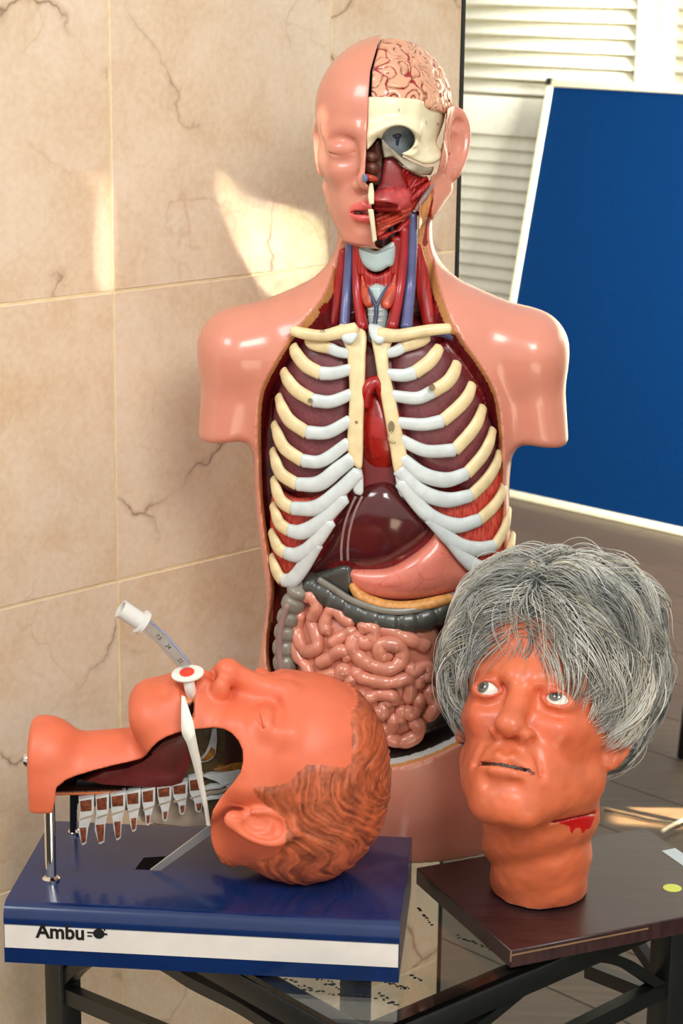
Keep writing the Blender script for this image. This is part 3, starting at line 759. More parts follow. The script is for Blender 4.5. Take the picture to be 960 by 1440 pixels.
S_T = 0.970
R_T = ypr(math.radians(13), math.radians(2), math.radians(2.5)); C_T = tp(542, 197, -0.012)
KW_T = dict(eyes='closed', mouth=.0030, ears=(1.0, 1.16), jw=1.0)
def HT(x, y, z):
    a, b, c = to_local(R_T, C_T, S_T, x, y, z); return head_sdf(a / f32(1.045), b, c, **KW_T) * S_T
shL, shR = tp(336, 490), tp(741, 492); stL, stR = tp(314, 650), tp(763, 652)
nkL, nkR = tp(487, 424, -.012), tp(602, 424, -.012)
def body0(x, y, z):
    F = np.interp(z, RZ, RF).astype(f32); Bk = np.interp(z, RZ, RB).astype(f32); l = np.interp(z, RZ, RL); r = np.interp(z, RZ, RR)
    c = ((l + r) / 2).astype(f32); a = ((r - l) / 2).astype(f32); w = (YT - y).astype(f32)
    b = np.where(w > 0, F, Bk)
    k0 = np.sqrt(((x - c) / a) ** 2 + (w / b) ** 2); k1 = np.sqrt(((x - c) / a ** 2) ** 2 + (w / b ** 2) ** 2) + 1e-6
    d = k0 * (k0 - 1) / k1
    d = smax(d, z - (RZ[-1] - .01), .03); d = np.maximum(d, ZT + .002 - z)
    for sh, st, nk in ((shL, stL, nkL), (shR, stR, nkR)):
        yy = YT + (y - YT) * .80
        arm = cap(x, yy, z, sh, st, .0415, .0315)
        zc = tp(540, 616)[2]
        arm = smax(arm, -(z - zc + (x - sh[0]) * (-.12 if sh[0] < 0 else .12)), .012)
        d = smin(d, arm, .028)
        d = smin(d, cap(x, yy, z, nk, sh, .034, .041), .03)
    n = cap(x, y, z, tp(541, 270, -.022), tp(541, 440, -.016), .0545, .056)
    d = smin(d, n, .045)
    return d
def full(x, y, z):
    b = body0(x, y, z)
    m = z > C_T[2] - .21
    if m.any():
        h = HT(x[m], y[m], z[m]); b[m] = smin(b[m], h, .012)
    return b
O_CH = Outline([(478, 339), (470, 352), (468, 368), (464, 388), (449, 420), (415, 463), (384, 512), (365, 553), (361, 600), (362, 650), (364, 700), (369, 745), (376, 790), (380, 830),
                (376, 870), (372, 915), (376, 950), (388, 1000), (424, 1052), (480, 1085), (545, 1082), (600, 1069), (655, 1042), (695, 1005), (708, 955), (713, 890), (712, 800), (709, 720),
                (708, 650), (706, 600), (698, 552), (674, 509), (649, 475), (634, 443), (619, 402), (610, 362), (608, 330), (608, 300), (611, 272), (605, 262), (589, 284), (586, 328), (576, 346), (560, 350), (527, 346), (502, 343)], smooth=3)
O_FACE = Outline([(543, 25), (529, 68), (520, 100), (517, 140), (515, 200), (512, 256), (520, 264), (523, 300), (527, 347), (548, 356), (560, 358), (582, 356), (589, 330), (590, 284), (604, 262),
                  (606, 250), (615, 243), (622, 215), (629, 152), (650, 141), (710, 130), (710, 15)], smooth=0)
O_OVR = Outline([(614, 268), (607, 280), (599, 312), (594, 342), (598, 346), (603, 338), (609, 305), (616, 275)], smooth=2)
O_OVL = Outline([(458, 425), (463, 430), (458, 438), (449, 440), (448, 434)], smooth=2); O_OVR2 = Outline([(607, 424), (613, 430), (618, 439), (612, 440), (606, 432)], smooth=2)
_rnd_neck = tp(540, 352)[2]
def cuts(x, y, z, b, px, py):
    di = -b
    front = YT - .003 - y                                   # only the front half is opened
    lim = np.interp(py, [330, 470, 500, 790, 850], [.036, .034, .028, .028, .052]).astype(f32)
    lim = np.where((px > 589) & (py < 372), .0055 + np.maximum(0, py - 350) * .0012, lim)
    ch = np.maximum(O_CH(px, py) / K + np.where(py < 470, .85, .55) * np.maximum(di, 0), di - lim)
    ch = np.maximum(ch, -front)
    ch = np.maximum(ch, 330 - py + 0 * py) if False else ch
    fc = np.maximum(O_FACE(px, py) / K + .10 * np.maximum(di, 0), di - np.where(py < 148, .5, .034))
    fc = np.maximum(fc, (py - 360) / K)
    return ch, fc
def torso_sdf(x, y, z):
    b = full(x, y, z); px, py = project_np(x, y, z)
    ch, fc = cuts(x, y, z, b, px, py)
    return np.maximum(b, -np.minimum(ch, fc))
SKIN_T = np.array(srgb(212, 137, 115)[:3]); TAN = np.array(srgb(206, 146, 88)[:3]); DKRED = np.array(srgb(112, 22, 26)[:3])
def torso_paint(V):
    x, y, z = [V[:, i].astype(f32) for i in range(3)]
    b = full(x, y, z); px, py = project_np(x, y, z); di = -b
    C = np.tile(SKIN_T, (len(V), 1))
    # flush of the model's paint: lips, warm cheeks
    lx, lf, lz = to_local(R_T, C_T, S_T, x, y, z)
    lip = np.clip(1.25 - np.sqrt((lx / .0235) ** 2 + ((lz + .0722) / .0125) ** 2) * 1.0, 0, .22) / .22 * (lf > .075) * (di < .002)
    C = C * (1 - lip[:, None]) + np.array(srgb(222, 96, 92)[:3]) * lip[:, None]
    inn = (lip > 0) & (np.abs(lz + .0722) < .0022) & (np.abs(lx) < .021); C[inn] = srgb(70, 20, 22)[:3]
    hair = (z > C_T[2] - .2)
    n1 = vnoise(x * 900, y * 900, z * 900); n2 = vnoise(x * 260, y * 260, z * 60); n3 = vnoise(x * 420, y * 420, z * 420)
    cut = di > .0016
    ch, fc = cuts(x, y, z, b, px, py)
    tan = TAN * (.86 + .3 * n1[:, None]); red = DKRED * (.75 + .6 * n2[:, None]) * (1 - .35 * (np.sin(di * 2600) > .6)[:, None])
    rim = np.where(py < 470, .0125, np.where(py > 1000, .010, .0085)); rim = np.where((px > 585) & (py < 350), .03, rim)
    cc = np.where((di < rim)[:, None], tan, red)
    pale = np.array(srgb(232, 150, 124)[:3]); cc = np.where((di < .0028)[:, None], pale, cc)
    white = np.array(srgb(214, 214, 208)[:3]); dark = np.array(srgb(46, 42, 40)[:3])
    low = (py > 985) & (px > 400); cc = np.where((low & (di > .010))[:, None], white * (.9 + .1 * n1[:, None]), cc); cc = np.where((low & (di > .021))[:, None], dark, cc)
    for O in (O_OVR, O_OVL, O_OVR2): cc = np.where(((O(px, py) < 0))[:, None], np.array(srgb(140, 26, 22)[:3]) * (.8 + .4 * n3[:, None]), cc)
    fcm = cut & (fc < ch) & (py < 350) & ~((px > 580) & (py > 250))
    fr = np.where((di < .0035)[:, None], pale * .95, np.array(srgb(150, 52, 44)[:3])); fr = np.where((di > .007)[:, None], np.array(srgb(96, 40, 34)[:3]) * (.7 + .6 * n3[:, None]), fr)
    br = (py < 150) & (di > .004); fr = np.where(br[:, None], np.array(srgb(52, 62, 84)[:3]), fr)
    sk = (py > 150) & (px > 600); fr = np.where((sk & (di < .009))[:, None], tan * 1.1, fr); fr = np.where((sk & (di > .0035) & (di < .0065))[:, None], np.array(srgb(176, 40, 30)[:3]), fr)
    C = np.where(cut[:, None], cc, C); C = np.where(fcm[:, None], fr, C)
    return C
M_BODY = painted('torso_paint', 0.27, var=.05, scale=30, coat=0.35)
tor = empty('anatomical_torso', (tp(541, 1240)[0], YT, ZT))
tag(tor, 'life-size anatomical torso with opened chest and half-dissected face, bald and armless', 'anatomical model')
z_cut = float(tp(540, 372)[2])
lo = (tp(262, 700)[0], YT - .135, ZT - .006); hi = (tp(818, 700)[0], YT + .125, z_cut + .004)
V1, F1 = mesh_sdf(torso_sdf, lo, hi, .0023)
hl = (tp(420, 200)[0], YT - .135, z_cut - .004); hh = (tp(685, 200)[0], YT + .135, tp(540, 30)[2])
V2, F2 = mesh_sdf(torso_sdf, hl, hh, .0011)
V2 = smooth_mesh(V2, F2, 1, .4)
V, Fc = merge((V1, [F1]), (V2, [F2]))
me = mesh_np('body_shell', V, Fc); set_col(me, torso_paint(V)); link('body_shell', me, M_BODY, tor, 'pink glossy skin shell cut open at the front')
print('shell', len(V), time.time() - T0)

# ------------------------------------------------------------------ organ builders
def bounds(O, w0, w1):
    p0, p1 = O.P.min(0) - 6, O.P.max(0) + 6
    c = np.array([tp(a, b, w) for a in (p0[0], p1[0]) for b in (p0[1], p1[1]) for w in (w0, w1)])
    return c.min(0), c.max(0)
def organ(name, pts, wf, thick, rnd, mat, h=.0024, paint=None, bump=None, label=None, parent=None, smooth=4):
    """a rounded solid filling an outline, its front face at depth wf(px,py)"""
    O = Outline(pts, smooth, 60, 1.5)
    def fn(x, y, z):
        px, py = project_np(x, y, z); w = YT - y; f = wf(px, py)
        d = smax(smax(O(px, py) / K, w - f, rnd), f - thick - w, min(rnd, thick * .5))
        return d + bump(x, y, z, px, py) if bump else d
    P = O.P; ww = [float(wf(np.array([a]), np.array([b]))[0]) for a, b in P[::3]] + [float(wf(np.array([P[:, 0].mean()]), np.array([P[:, 1].mean()]))[0])]
    lo, hi = bounds(O, min(ww) - thick - .008, max(ww) + .02)
    V, F = mesh_sdf(fn, lo, hi, h)
    me = mesh_np(name, V, [F])
    if paint: set_col(me, paint(*[V[:, i].astype(f32) for i in range(3)]))
    return link(name, me, mat, parent or tor, label)
def worg(off, cx=None, cy=None, b=0.0, s=60.0, base=wrib):
    if cx is None: return lambda px, py: base(px, py) - off
    return lambda px, py: base(px, py) - off + b * np.exp(-(((px - cx) / s) ** 2 + ((py - cy) / s) ** 2))
def tube(name, pts, r, mat, ns=12, n=8, flat=None, label=None, parent=None, up=(0, -1, 0)):
    P = catmull(np.array([tp(*p) for p in pts]), n)
    if np.ndim(r): r = np.interp(np.linspace(0, 1, len(P)), np.linspace(0, 1, len(r)), r)
    V, F = sweep(P, r, ns, flat, up=up)
    return link(name, mesh_np(name, V, F), mat, parent or tor, label)

# ------------------------------------------------------------------ materials of the organs
def veined(name, c, vein, scale, rough=.35, width=.05, coat=.3, amt=.7):
    t = NT(name); tc = t.n('TexCoord'); nz = t.n('TexNoise', {'Vector': (tc, 3), 'Scale': scale * .7, 'Detail': 4.0})
    ds = t.n('VectorMath', {0: (tc, 3), 1: t.n('VectorMath', {0: (nz, 1), 'Scale': .035}, operation='SCALE')}, operation='ADD')
    vo = t.n('TexVoronoi', {'Vector': ds, 'Scale': scale}, feature='DISTANCE_TO_EDGE')
    f = t.n('Math', {0: t.ramp(vo, [(0, (1, 1, 1)), (width, (0, 0, 0))]), 1: amt}, operation='MULTIPLY')
    d = tuple(q * .72 for q in c[:3]) + (1,)
    t.set(Base_Color=t.mix(f, t.ramp(nz, [(.3, d), (.7, c)]), vein), Roughness=rough); t.b.inputs['Coat Weight'].default_value = coat; t.b.inputs['Coat Roughness'].default_value = .12
    t.bump(nz, .15, .001); return t.m
M_BONE = plain('bone_cream', srgb(226, 206, 158), .38, var=.05, scale=70, coat=.15)
M_CART = plain('cartilage_white', srgb(204, 212, 210), .36, var=.04, scale=70, coat=.15)
M_LUNG = veined('lung_mauve', srgb(132, 66, 70), srgb(96, 30, 40), 90, .45, .06, .15)
M_HEART = veined('heart_red', srgb(168, 26, 18), srgb(108, 12, 12), 45, .3, .04)
M_LIVER = plain('liver_maroon', srgb(78, 26, 28), .16, var=.08, scale=30, coat=.6)
M_LIG = plain('ligament_grey', srgb(150, 120, 116), .4)
M_STOM = veined('stomach_pink', srgb(228, 132, 112), srgb(200, 66, 60), 38, .3, .022, .4, .6)
M_OMENT = plain('omentum_ochre', srgb(206, 146, 78), .5, var=.1, scale=200)
M_COLON = plain('colon_grey', srgb(64, 66, 60), .32, var=.10, scale=50, coat=.3)
M_COLONL = plain('colon_pale', srgb(128, 124, 112), .34, var=.08, coat=.3)
M_INTEST = plain('intestine_salmon', srgb(206, 132, 108), .28, var=.07, scale=45, coat=.45)
M_MUSC = NT('red_muscle'); tc = M_MUSC.n('TexCoord'); mp = M_MUSC.n('Mapping', {'Vector': (tc, 3), 'Scale': (500, 160, 22)}); nz = M_MUSC.n('TexNoise', {'Vector': mp, 'Scale': 1.0, 'Detail': 3.0})
M_MUSC.set(Base_Color=M_MUSC.ramp(nz, [(.3, srgb(124, 16, 18)), (.55, srgb(168, 28, 26)), (.75, srgb(204, 70, 54))]), Roughness=.36); M_MUSC.bump(nz, .4, .001); M_MUSC = M_MUSC.m
M_DIAPH = NT('diaphragm_red'); tc = M_DIAPH.n('TexCoord'); mp = M_DIAPH.n('Mapping', {'Vector': (tc, 3), 'Scale': (420, 60, 90)}); nz = M_DIAPH.n('TexNoise', {'Vector': mp, 'Scale': 1.0, 'Detail': 2.0})
M_DIAPH.set(Base_Color=M_DIAPH.ramp(nz, [(.3, srgb(170, 38, 30)), (.7, srgb(224, 100, 82))]), Roughness=.4); M_DIAPH = M_DIAPH.m
M_VEIN = plain('vein_blue', srgb(88, 92, 136), .35, var=.1, coat=.3); M_ART = plain('artery_red', srgb(160, 18, 22), .33, var=.1, coat=.3)
M_THYR = plain('thyroid_orange', srgb(188, 74, 50), .4, var=.15, scale=90, coat=.2); M_LARX = plain('larynx_pale', srgb(168, 186, 184), .36, var=.05, coat=.2)
M_DKBLUE = plain('dark_vessel', srgb(54, 62, 92), .35); M_GOLD = plain('hook_metal', srgb(176, 160, 130), .3, 1.0)

# ------------------------------------------------------------------ thorax contents
organ('lung', [(425, 482), (488, 490), (494, 560), (490, 640), (455, 682), (400, 690), (383, 625), (390, 552)], worg(.011), .03, .02, M_LUNG)
organ('lung', [(551, 490), (612, 480), (662, 540), (698, 620), (692, 700), (640, 684), (578, 645), (556, 565)], worg(.011), .03, .02, M_LUNG)
organ('heart', [(500, 560), (522, 538), (550, 548), (580, 600), (586, 640), (560, 664), (520, 664), (500, 630)], worg(.012, 535, 610, .008, 40), .05, .03, M_HEART)
tube('aorta', [(512, 572, .085), (516, 548, .088), (528, 537, .086), (538, 552, .085), (545, 575, .08)], [.006, .0075, .0075, .0075, .006], M_ART)
organ('diaphragm', [(383, 690), (420, 700), (470, 690), (492, 692), (440, 788), (402, 826), (383, 800)], worg(.012), .02, .012, M_DIAPH)
organ('diaphragm', [(575, 690), (640, 698), (704, 650), (717, 740), (714, 795), (690, 806), (650, 785)], worg(.012), .02, .012, M_DIAPH)
O_LIV = [(498, 690), (520, 676), (548, 674), (573, 694), (600, 722), (613, 738), (598, 764), (572, 784), (544, 797), (512, 803), (484, 799), (455, 808), (426, 815), (432, 790), (448, 765), (468, 728)]
organ('liver', O_LIV, worg(.016, 545, 735, .018, 75), .045, .028, M_LIVER)
wl = worg(.016, 545, 735, .018, 75)
for dx in (0, 9):
    tube('falciform_ligament', [(x + dx, y, float(wl(x + dx, y)) - .001) for x, y in ((500, 698), (490, 720), (483, 745), (480, 770), (480, 788))], .0017, M_LIG, 8, 6)
organ('dark_gap_filler', [(424, 812), (455, 802), (492, 794), (498, 830), (474, 842), (440, 826)], worg(.013), .03, .012, M_COLON)  # dark filler added for the dark gap below the liver, not an organ
organ('stomach', [(483, 806), (492, 797), (540, 798), (572, 784), (600, 762), (612, 746), (634, 758), (660, 790), (690, 815), (672, 826), (640, 834), (606, 842), (565, 846), (522, 842), (494, 828)], worg(.010, 590, 805, .016, 60), .05, .026, M_STOM)
wst = worg(.012, 590, 815, .013, 70)
om = [(494, 822), (504, 836), (524, 847), (550, 853), (580, 853), (615, 846), (650, 836), (685, 818)]
tube('omentum', [(x, y, float(wst(x, y)) - .003) for x, y in om], [.004, .0065, .0075, .0075, .0075, .007, .006, .004], M_OMENT, 10, 8)
def lumpy(pts, r, mat, name, period=.02, depth=.18, ns=16, n=14, label=None, parent=None, flat=None):
    P = catmull(np.array([tp(*p) for p in pts]), n)
    s = np.concatenate([[0], np.cumsum(np.linalg.norm(np.diff(P, axis=0), axis=1))])
    rr = r * (1 - depth * np.abs(np.cos(math.pi * s / period)) ** 7)
    tap = np.minimum(1, np.minimum(s, s[-1] - s) / (r * .9) + .35)
    V, F = sweep(P, rr * tap, ns, flat); return link(name, mesh_np(name, V, F), mat, parent or tor, label) if name else (V, F)
wc = worg(.010, 560, 860, .010, 90)
cpts = [(424, 818), (448, 828), (470, 842), (492, 856), (520, 867), (548, 873), (578, 872), (608, 864), (640, 850), (672, 832), (700, 806)]
lumpy([(x, y, float(wc(x, y)) - .012) for x, y in cpts], .0165, M_COLON, 'transverse_colon', .021, .10, label='dark grey segmented transverse colon')
tube('taenia', [(x, y - 13, float(wc(x, y)) + .0005) for x, y in cpts[1:]], .0042, M_COLONL, 8, 6, (1, .5))
lumpy([(425, 820, .055), (412, 850, .05), (403, 885, .047), (400, 925, .047), (408, 965, .05)], .0145, M_COLONL, 'ascending_colon', .019, .2)
tube('mesentery_edge', [(405, 850, .062), (396, 880, .058), (393, 915, .058), (398, 955, .06)], .004, M_LIG, 8, 6)

# ------------------------------------------------------------------ small intestine: a mass of looping tubes
O_INT = Outline([(416, 842), (440, 826), (462, 838), (492, 866), (530, 880), (580, 882), (612, 872), (626, 900), (622, 960), (618, 1005), (592, 1040), (560, 1052), (520, 1040), (470, 1010), (425, 960), (405, 900)], 3)
def wint(px, py): 
    return wskin(px, py) * .96 - .016 + .012 * np.exp(-(((px - 520) / 100) ** 2 + ((py - 940) / 90) ** 2))
Zf = lambda zx, zy: (360 + zx / 2.824, 820 + zy / 2.824)
LOOPS = [([(178, 105), (165, 160), (168, 215), (195, 268), (240, 256), (240, 205), (222, 150), (240, 95), (215, 48), (188, 70)], 27),
         ([(290, 205), (272, 165), (290, 115), (320, 108), (345, 140), (392, 160)], 25), ([(285, 250), (325, 222), (368, 196), (395, 182)], 25),
         ([(152, 150), (152, 225), (165, 290), (200, 330), (215, 375)], 24), ([(235, 322), (285, 300), (335, 268), (362, 282), (352, 312)], 27),
         ([(415, 200), (438, 170), (470, 186), (462, 225), (430, 235), (395, 215), (385, 262), (430, 310), (492, 335), (545, 335), (578, 300), (572, 255), (530, 240), (492, 246), (500, 285), (540, 292)], 31),
         ([(480, 180), (535, 188), (590, 215), (640, 235), (690, 255)], 29), ([(382, 335), (420, 372), (480, 388), (545, 392), (600, 380), (612, 420), (600, 480)], 28),
         ([(330, 385), (345, 345), (365, 365), (385, 405)], 30), ([(395, 430), (440, 452), (500, 440), (545, 452), (548, 480)], 28), ([(610, 310), (622, 350), (670, 330), (690, 360), (650, 380), (640, 420)], 28),
         ([(690, 400), (690, 450), (712, 480), (690, 520), (660, 530)], 29), ([(470, 490), (500, 520), (510, 480), (545, 470)], 27), ([(600, 480), (612, 520), (640, 490), (650, 440)], 28),
         ([(545, 520), (540, 570), (520, 590), (490, 560)], 27), ([(600, 540), (640, 560), (640, 600), (590, 628), (540, 620), (505, 600)], 30), ([(235, 375), (280, 370), (318, 350)], 27), ([(590, 540), (580, 500), (570, 560)], 26),
         ([(255, 410), (300, 420), (350, 440), (400, 480), (440, 520)], 28), ([(440, 560), (480, 600), (520, 625)], 28)]
parts = []
for L, rz in LOOPS:
    P = []
    for i, (zx, zy) in enumerate(L):
        px, py = Zf(zx, zy); P.append((px, py, float(wint(px, py)) - .003 + .0022 * math.sin(i * 2.1 + zx * .05)))
    parts.append(lumpy(P, rz / 2.824 / K * 1.10, None, None, .026, .16, 14, 9))
V, Fc = merge(*parts); link('small_intestine', mesh_np('small_intestine', V, Fc), M_INTEST, tor, 'salmon pink coils of small intestine')
organ('intestine_mass', [(412, 850), (440, 832), (480, 866), (530, 886), (612, 880), (622, 960), (612, 1005), (560, 1044), (500, 1030), (425, 965), (404, 900)], lambda px, py: wint(px, py) - .006, .03, .02, M_INTEST)

# ------------------------------------------------------------------ rib cage
def rib(pts, r, name, mat, parent=None, off=0.0, label=None, t0=None, t1=None):
    P = catmull(np.array(pts, float), 8)
    W = wrib(P[:, 0], P[:, 1]) + off
    if len(pts[0]) > 2: W = W + P[:, 2]
    X = np.array([tp(a, b, w) for (a, b), w in zip(P[:, :2], W)])
    # surface normal of the cage, so that the flat bone lies in it
    N = np.zeros_like(X)
    e = 4.0
    for i, (a, b) in enumerate(P[:, :2]):
        dx = (float(wrib(a + e, b)) - float(wrib(a - e, b))) / (2 * e / K)
        N[i] = (np.clip(-dx, -1.6, 1.6), -1, -.05)
    rr = np.interp(np.linspace(0, 1, len(X)), np.linspace(0, 1, len(r)), r) if np.ndim(r) else r
    V, F = sweep(X, rr, 12, (1.0, .55), up=N)
    return link(name, mesh_np(name, V, F), mat, parent or tor, label)
RB_L = [([(432, 476), (440, 484), (464, 490)], [(464, 490), (476, 495), (492, 498)]),
        ([(412, 487, -.004), (416, 497), (430, 514), (450, 525)], [(450, 525), (469, 525), (494, 519)]),
        ([(398, 522, -.008), (404, 534), (418, 550), (440, 563)], [(440, 563), (465, 565), (494, 554)]),
        ([(391, 558, -.012), (396, 573), (408, 592), (431, 608)], [(431, 608), (461, 608), (492, 591)]),
        ([(385, 597, -.014), (390, 611), (401, 631), (425, 648)], [(425, 648), (453, 648), (490, 622)]),
        ([(383, 634, -.014), (387, 649), (396, 667), (417, 681)], [(417, 681), (448, 680), (475, 660), (496, 644)]),
        ([(384, 674, -.012), (388, 688), (396, 705), (410, 715)], [(410, 715), (444, 714), (473, 694), (504, 664)]),
        ([(383, 711, -.012), (388, 725), (394, 737), (406, 746)], [(406, 746), (424, 748), (450, 734), (484, 700)]),
        ([(381, 748, -.012), (386, 761), (392, 771), (401, 778)], [(401, 778), (419, 780), (440, 766), (464, 733)]),
        ([(381, 783, -.012), (386, 797), (391, 808), (397, 816)], [(397, 816), (411, 815), (426, 797), (446, 764)])]
RB_R = [([(602, 474), (590, 480), (566, 488)], [(566, 488), (556, 494), (544, 497)]),
        ([(618, 488, -.002), (612, 498), (602, 510), (583, 524)], [(583, 524), (567, 528), (542, 526)]),
        ([(643, 510, -.004), (638, 524), (628, 538), (608, 551)], [(608, 551), (585, 560), (550, 556)]),
        ([(664, 540, -.006), (658, 556), (645, 572), (622, 592)], [(622, 592), (594, 597), (557, 594)]),
        ([(679, 572, -.008), (672, 592), (660, 610), (639, 633)], [(639, 633), (598, 634), (563, 618)]),
        ([(693, 604, -.010), (688, 622), (677, 642), (656, 666)], [(656, 666), (627, 675), (594, 667), (563, 644)]),
        ([(702, 637, -.010), (697, 654), (683, 676), (662, 697)], [(662, 697), (627, 703), (590, 690), (560, 660)]),
        ([(709, 678, -.010), (705, 694), (694, 712), (674, 731)], [(674, 731), (640, 739), (600, 722), (563, 678)]),
        ([(715, 716, -.010), (712, 734), (705, 752), (695, 768)], [(695, 768), (668, 772), (638, 762), (604, 728)]),
        ([(721, 753, -.010), (718, 768), (710, 784), (694, 797)], [(694, 797), (672, 798), (654, 784), (632, 758)])]
for side in (RB_L, RB_R):
    for i, (b, c) in enumerate(side):
        b = [(*p, 0.0) if len(p) == 2 else p for p in b]
        k = 1.0 if i else .85
        big = .0082 * k; cr = .0078 * k if i < 5 else .0094
        bo = rib(b, [big * .8, big, big * 1.05, big], 'rib', M_BONE, label='cream rib bone')
        rib([(*p, 0.0) for p in c], [big, cr, cr * .95, cr * .85], 'costal_cartilage', M_CART, off=.0003, label='white costal cartilage')
def plate(name, pts, off, th, mat, rnd=.005, label=None, parent=None):
    return organ(name, pts, lambda px, py: wrib(px, py) + off, th, rnd, mat, h=.0014, label=label, parent=parent, smooth=3)
sL = plate('sternum_half', [(478, 468), (492, 461), (514, 466), (514, 500), (513, 540), (511, 590), (510, 648), (506, 660), (496, 652), (488, 630), (489, 600), (491, 560), (490, 525), (487, 495), (482, 480)], .0045, .011, M_BONE, label='cream left half of the split breastbone')
sR = plate('sternum_half', [(522, 470), (536, 462), (552, 466), (551, 482), (546, 498), (548, 525), (556, 560), (563, 595), (569, 625), (572, 645), (562, 664), (554, 664), (548, 630), (541, 590), (533, 545), (527, 505)], .0045, .011, M_BONE, label='cream right half of the split breastbone')
plate('xiphoid_process', [(498, 662), (509, 660), (511, 690), (506, 697), (496, 690)], .001, .007, M_CART, .004); plate('xiphoid_process', [(555, 664), (564, 664), (577, 696), (566, 700), (559, 690)], .001, .007, M_CART, .004)
def clav(pts, r): 
    P = [(a, b, float(wskin(a, b)) * .93 + o) for a, b, o in pts]
    tube('clavicle', P, r, M_BONE, 14, 10, (1, .8), label='cream collarbone')
clav([(411, 465, .012), (432, 470, .010), (455, 472, .008), (478, 467, .006), (500, 464, .004)], [.0062, .0068, .0066, .0078, .0088])
clav([(632, 462, .012), (606, 464, .010), (580, 468, .008), (556, 472, .006), (532, 470, .004)], [.0060, .0066, .0066, .0074, .0086])
for x in (488, 530):
    organ('joint_ligament', [(x - 12, 456), (x + 6, 458), (x + 16, 470), (x + 6, 484), (x - 8, 478)], lambda px, py: wskin(px, py) * .93 + .0100, .008, .006, M_CART, h=.0018)
def pin(px, py, w, r=.0032, l=.008):
    lathe('pin', [(0, -.004), (r * .7, -.004), (r * .7, l * .6), (r, l * .62), (r, l), (0, l)], M_GOLD, tor, tp(px, py, w), (0, -1, 0), 14, 'small metal pin')
pin(436, 562, float(wrib(436, 562)) + .002, .0026, .006); pin(607, 543, float(wrib(607, 543)) + .003, .0036, .010); pin(501, 593, float(wrib(501, 593)) + .003, .0016, .003)
hk = float(wrib(550, 603)) + .0062
prism('hook_plate', [tp(550 + 4.6 * math.cos(a), 600 + (8 if math.sin(a) < 0 else 8) * math.sin(a), hk) for a in np.linspace(0, 2 * math.pi, 16, endpoint=False)], (0, -.0012, 0), M_GOLD, tor, label='small metal hook plate')
tube('hook_wire', [(551, 606, hk + .002), (546, 612, hk + .004), (546, 620, hk + .003), (556, 622, hk + .002)], .0009, M_GOLD, 8, 6)

# ------------------------------------------------------------------ neck
wn = lambda px, py, o=0.0: float(.046 - .045 * ((px - 541) / 75) ** 2 + max(0, (py - 400)) * .0004) + o
def ntube(name, pts, r, mat, o=0.0, **k): return tube(name, [(a, b, wn(a, b, o)) for a, b in pts], r, mat, **k)
ntube('neck_muscle', [(484, 352), (483, 380), (476, 415), (466, 458)], [.006, .0085, .0092, .008], M_MUSC, -.006, flat=(1, .7))
ntube('neck_muscle', [(585, 346), (591, 380), (596, 415), (604, 458)], [.006, .0085, .0092, .008], M_MUSC, -.006, flat=(1, .7))
ntube('jugular_vein', [(492, 338), (490, 375), (487, 415), (484, 460)], [.0048, .0052, .0054, .006], M_VEIN, .002, label='blue jugular vein')
ntube('jugular_vein', [(580, 300), (579, 345), (577, 395), (574, 430), (571, 462)], [.005, .0062, .0064, .0064, .0075], M_VEIN, .002, label='blue jugular vein')
ntube('carotid_artery', [(500, 340), (501, 380), (503, 415), (510, 462)], [.004, .005, .0058, .0068], M_ART, .0)
ntube('carotid_artery', [(568, 320), (566, 365), (561, 410), (551, 462)], [.0055, .0058, .006, .0068], M_ART, .001)
for a in ((506, 340, 510, 385), (558, 335, 554, 385)): ntube('strap_muscle', [(a[0], a[1]), ((a[0] + a[2]) / 2, (a[1] + a[3]) / 2), (a[2], a[3])], .0062, M_MUSC, .0, flat=(1, .6))
wf_n = lambda o: (lambda px, py: .046 - .045 * ((px - 541) / 75) ** 2 + np.maximum(0, py - 400) * .0004 + o)
organ('larynx', [(503, 345), (514, 342), (527, 352), (541, 346), (555, 338), (556, 350), (553, 372), (544, 376), (536, 381), (524, 382), (512, 374), (506, 362)], lambda px, py: wf_n(.008)(px, py) - np.where(py < 352 + np.abs(px - 527) * -.4 + 6, .004, 0), .012, .006, M_LARX, h=.0016, label='pale blue grey larynx cartilage')
organ('throat_muscle', [(508, 376), (530, 386), (552, 376), (556, 400), (548, 420), (530, 412), (514, 420), (506, 400)], wf_n(.002), .014, .008, M_MUSC, h=.0018)
organ('thyroid_gland', [(508, 384), (516, 402), (528, 412), (526, 430), (514, 432), (507, 415)], wf_n(.008), .012, .008, M_THYR, h=.0018); organ('thyroid_gland', [(557, 380), (548, 400), (536, 412), (534, 430), (548, 434), (558, 412)], wf_n(.008), .012, .008, M_THYR, h=.0018)
tube('windpipe', [(530, 405, .046), (531, 430, .05), (531, 480, .055)], .0115, M_LARX, 14, 8)
for y in (434, 442, 450, 458): tube('windpipe_ring', [(518, y, .054), (531, y + 1.5, .064), (544, y, .054)], .0016, M_CART, 8, 5)
tube('thyroid_vein', [(518, 405, .060), (524, 420, .064), (529, 434, .068), (527, 455, .072), (521, 475, .078)], [.0012, .002, .0026, .0026, .0024], M_DKBLUE, 8, 6)
tube('thyroid_vein', [(546, 400, .060), (537, 415, .064), (529, 432, .068)], [.0012, .0018, .0022], M_DKBLUE, 8, 6)
tube('subclavian_vein', [(610, 465, .055), (628, 468, .05), (646, 478, .04)], .0065, M_VEIN)

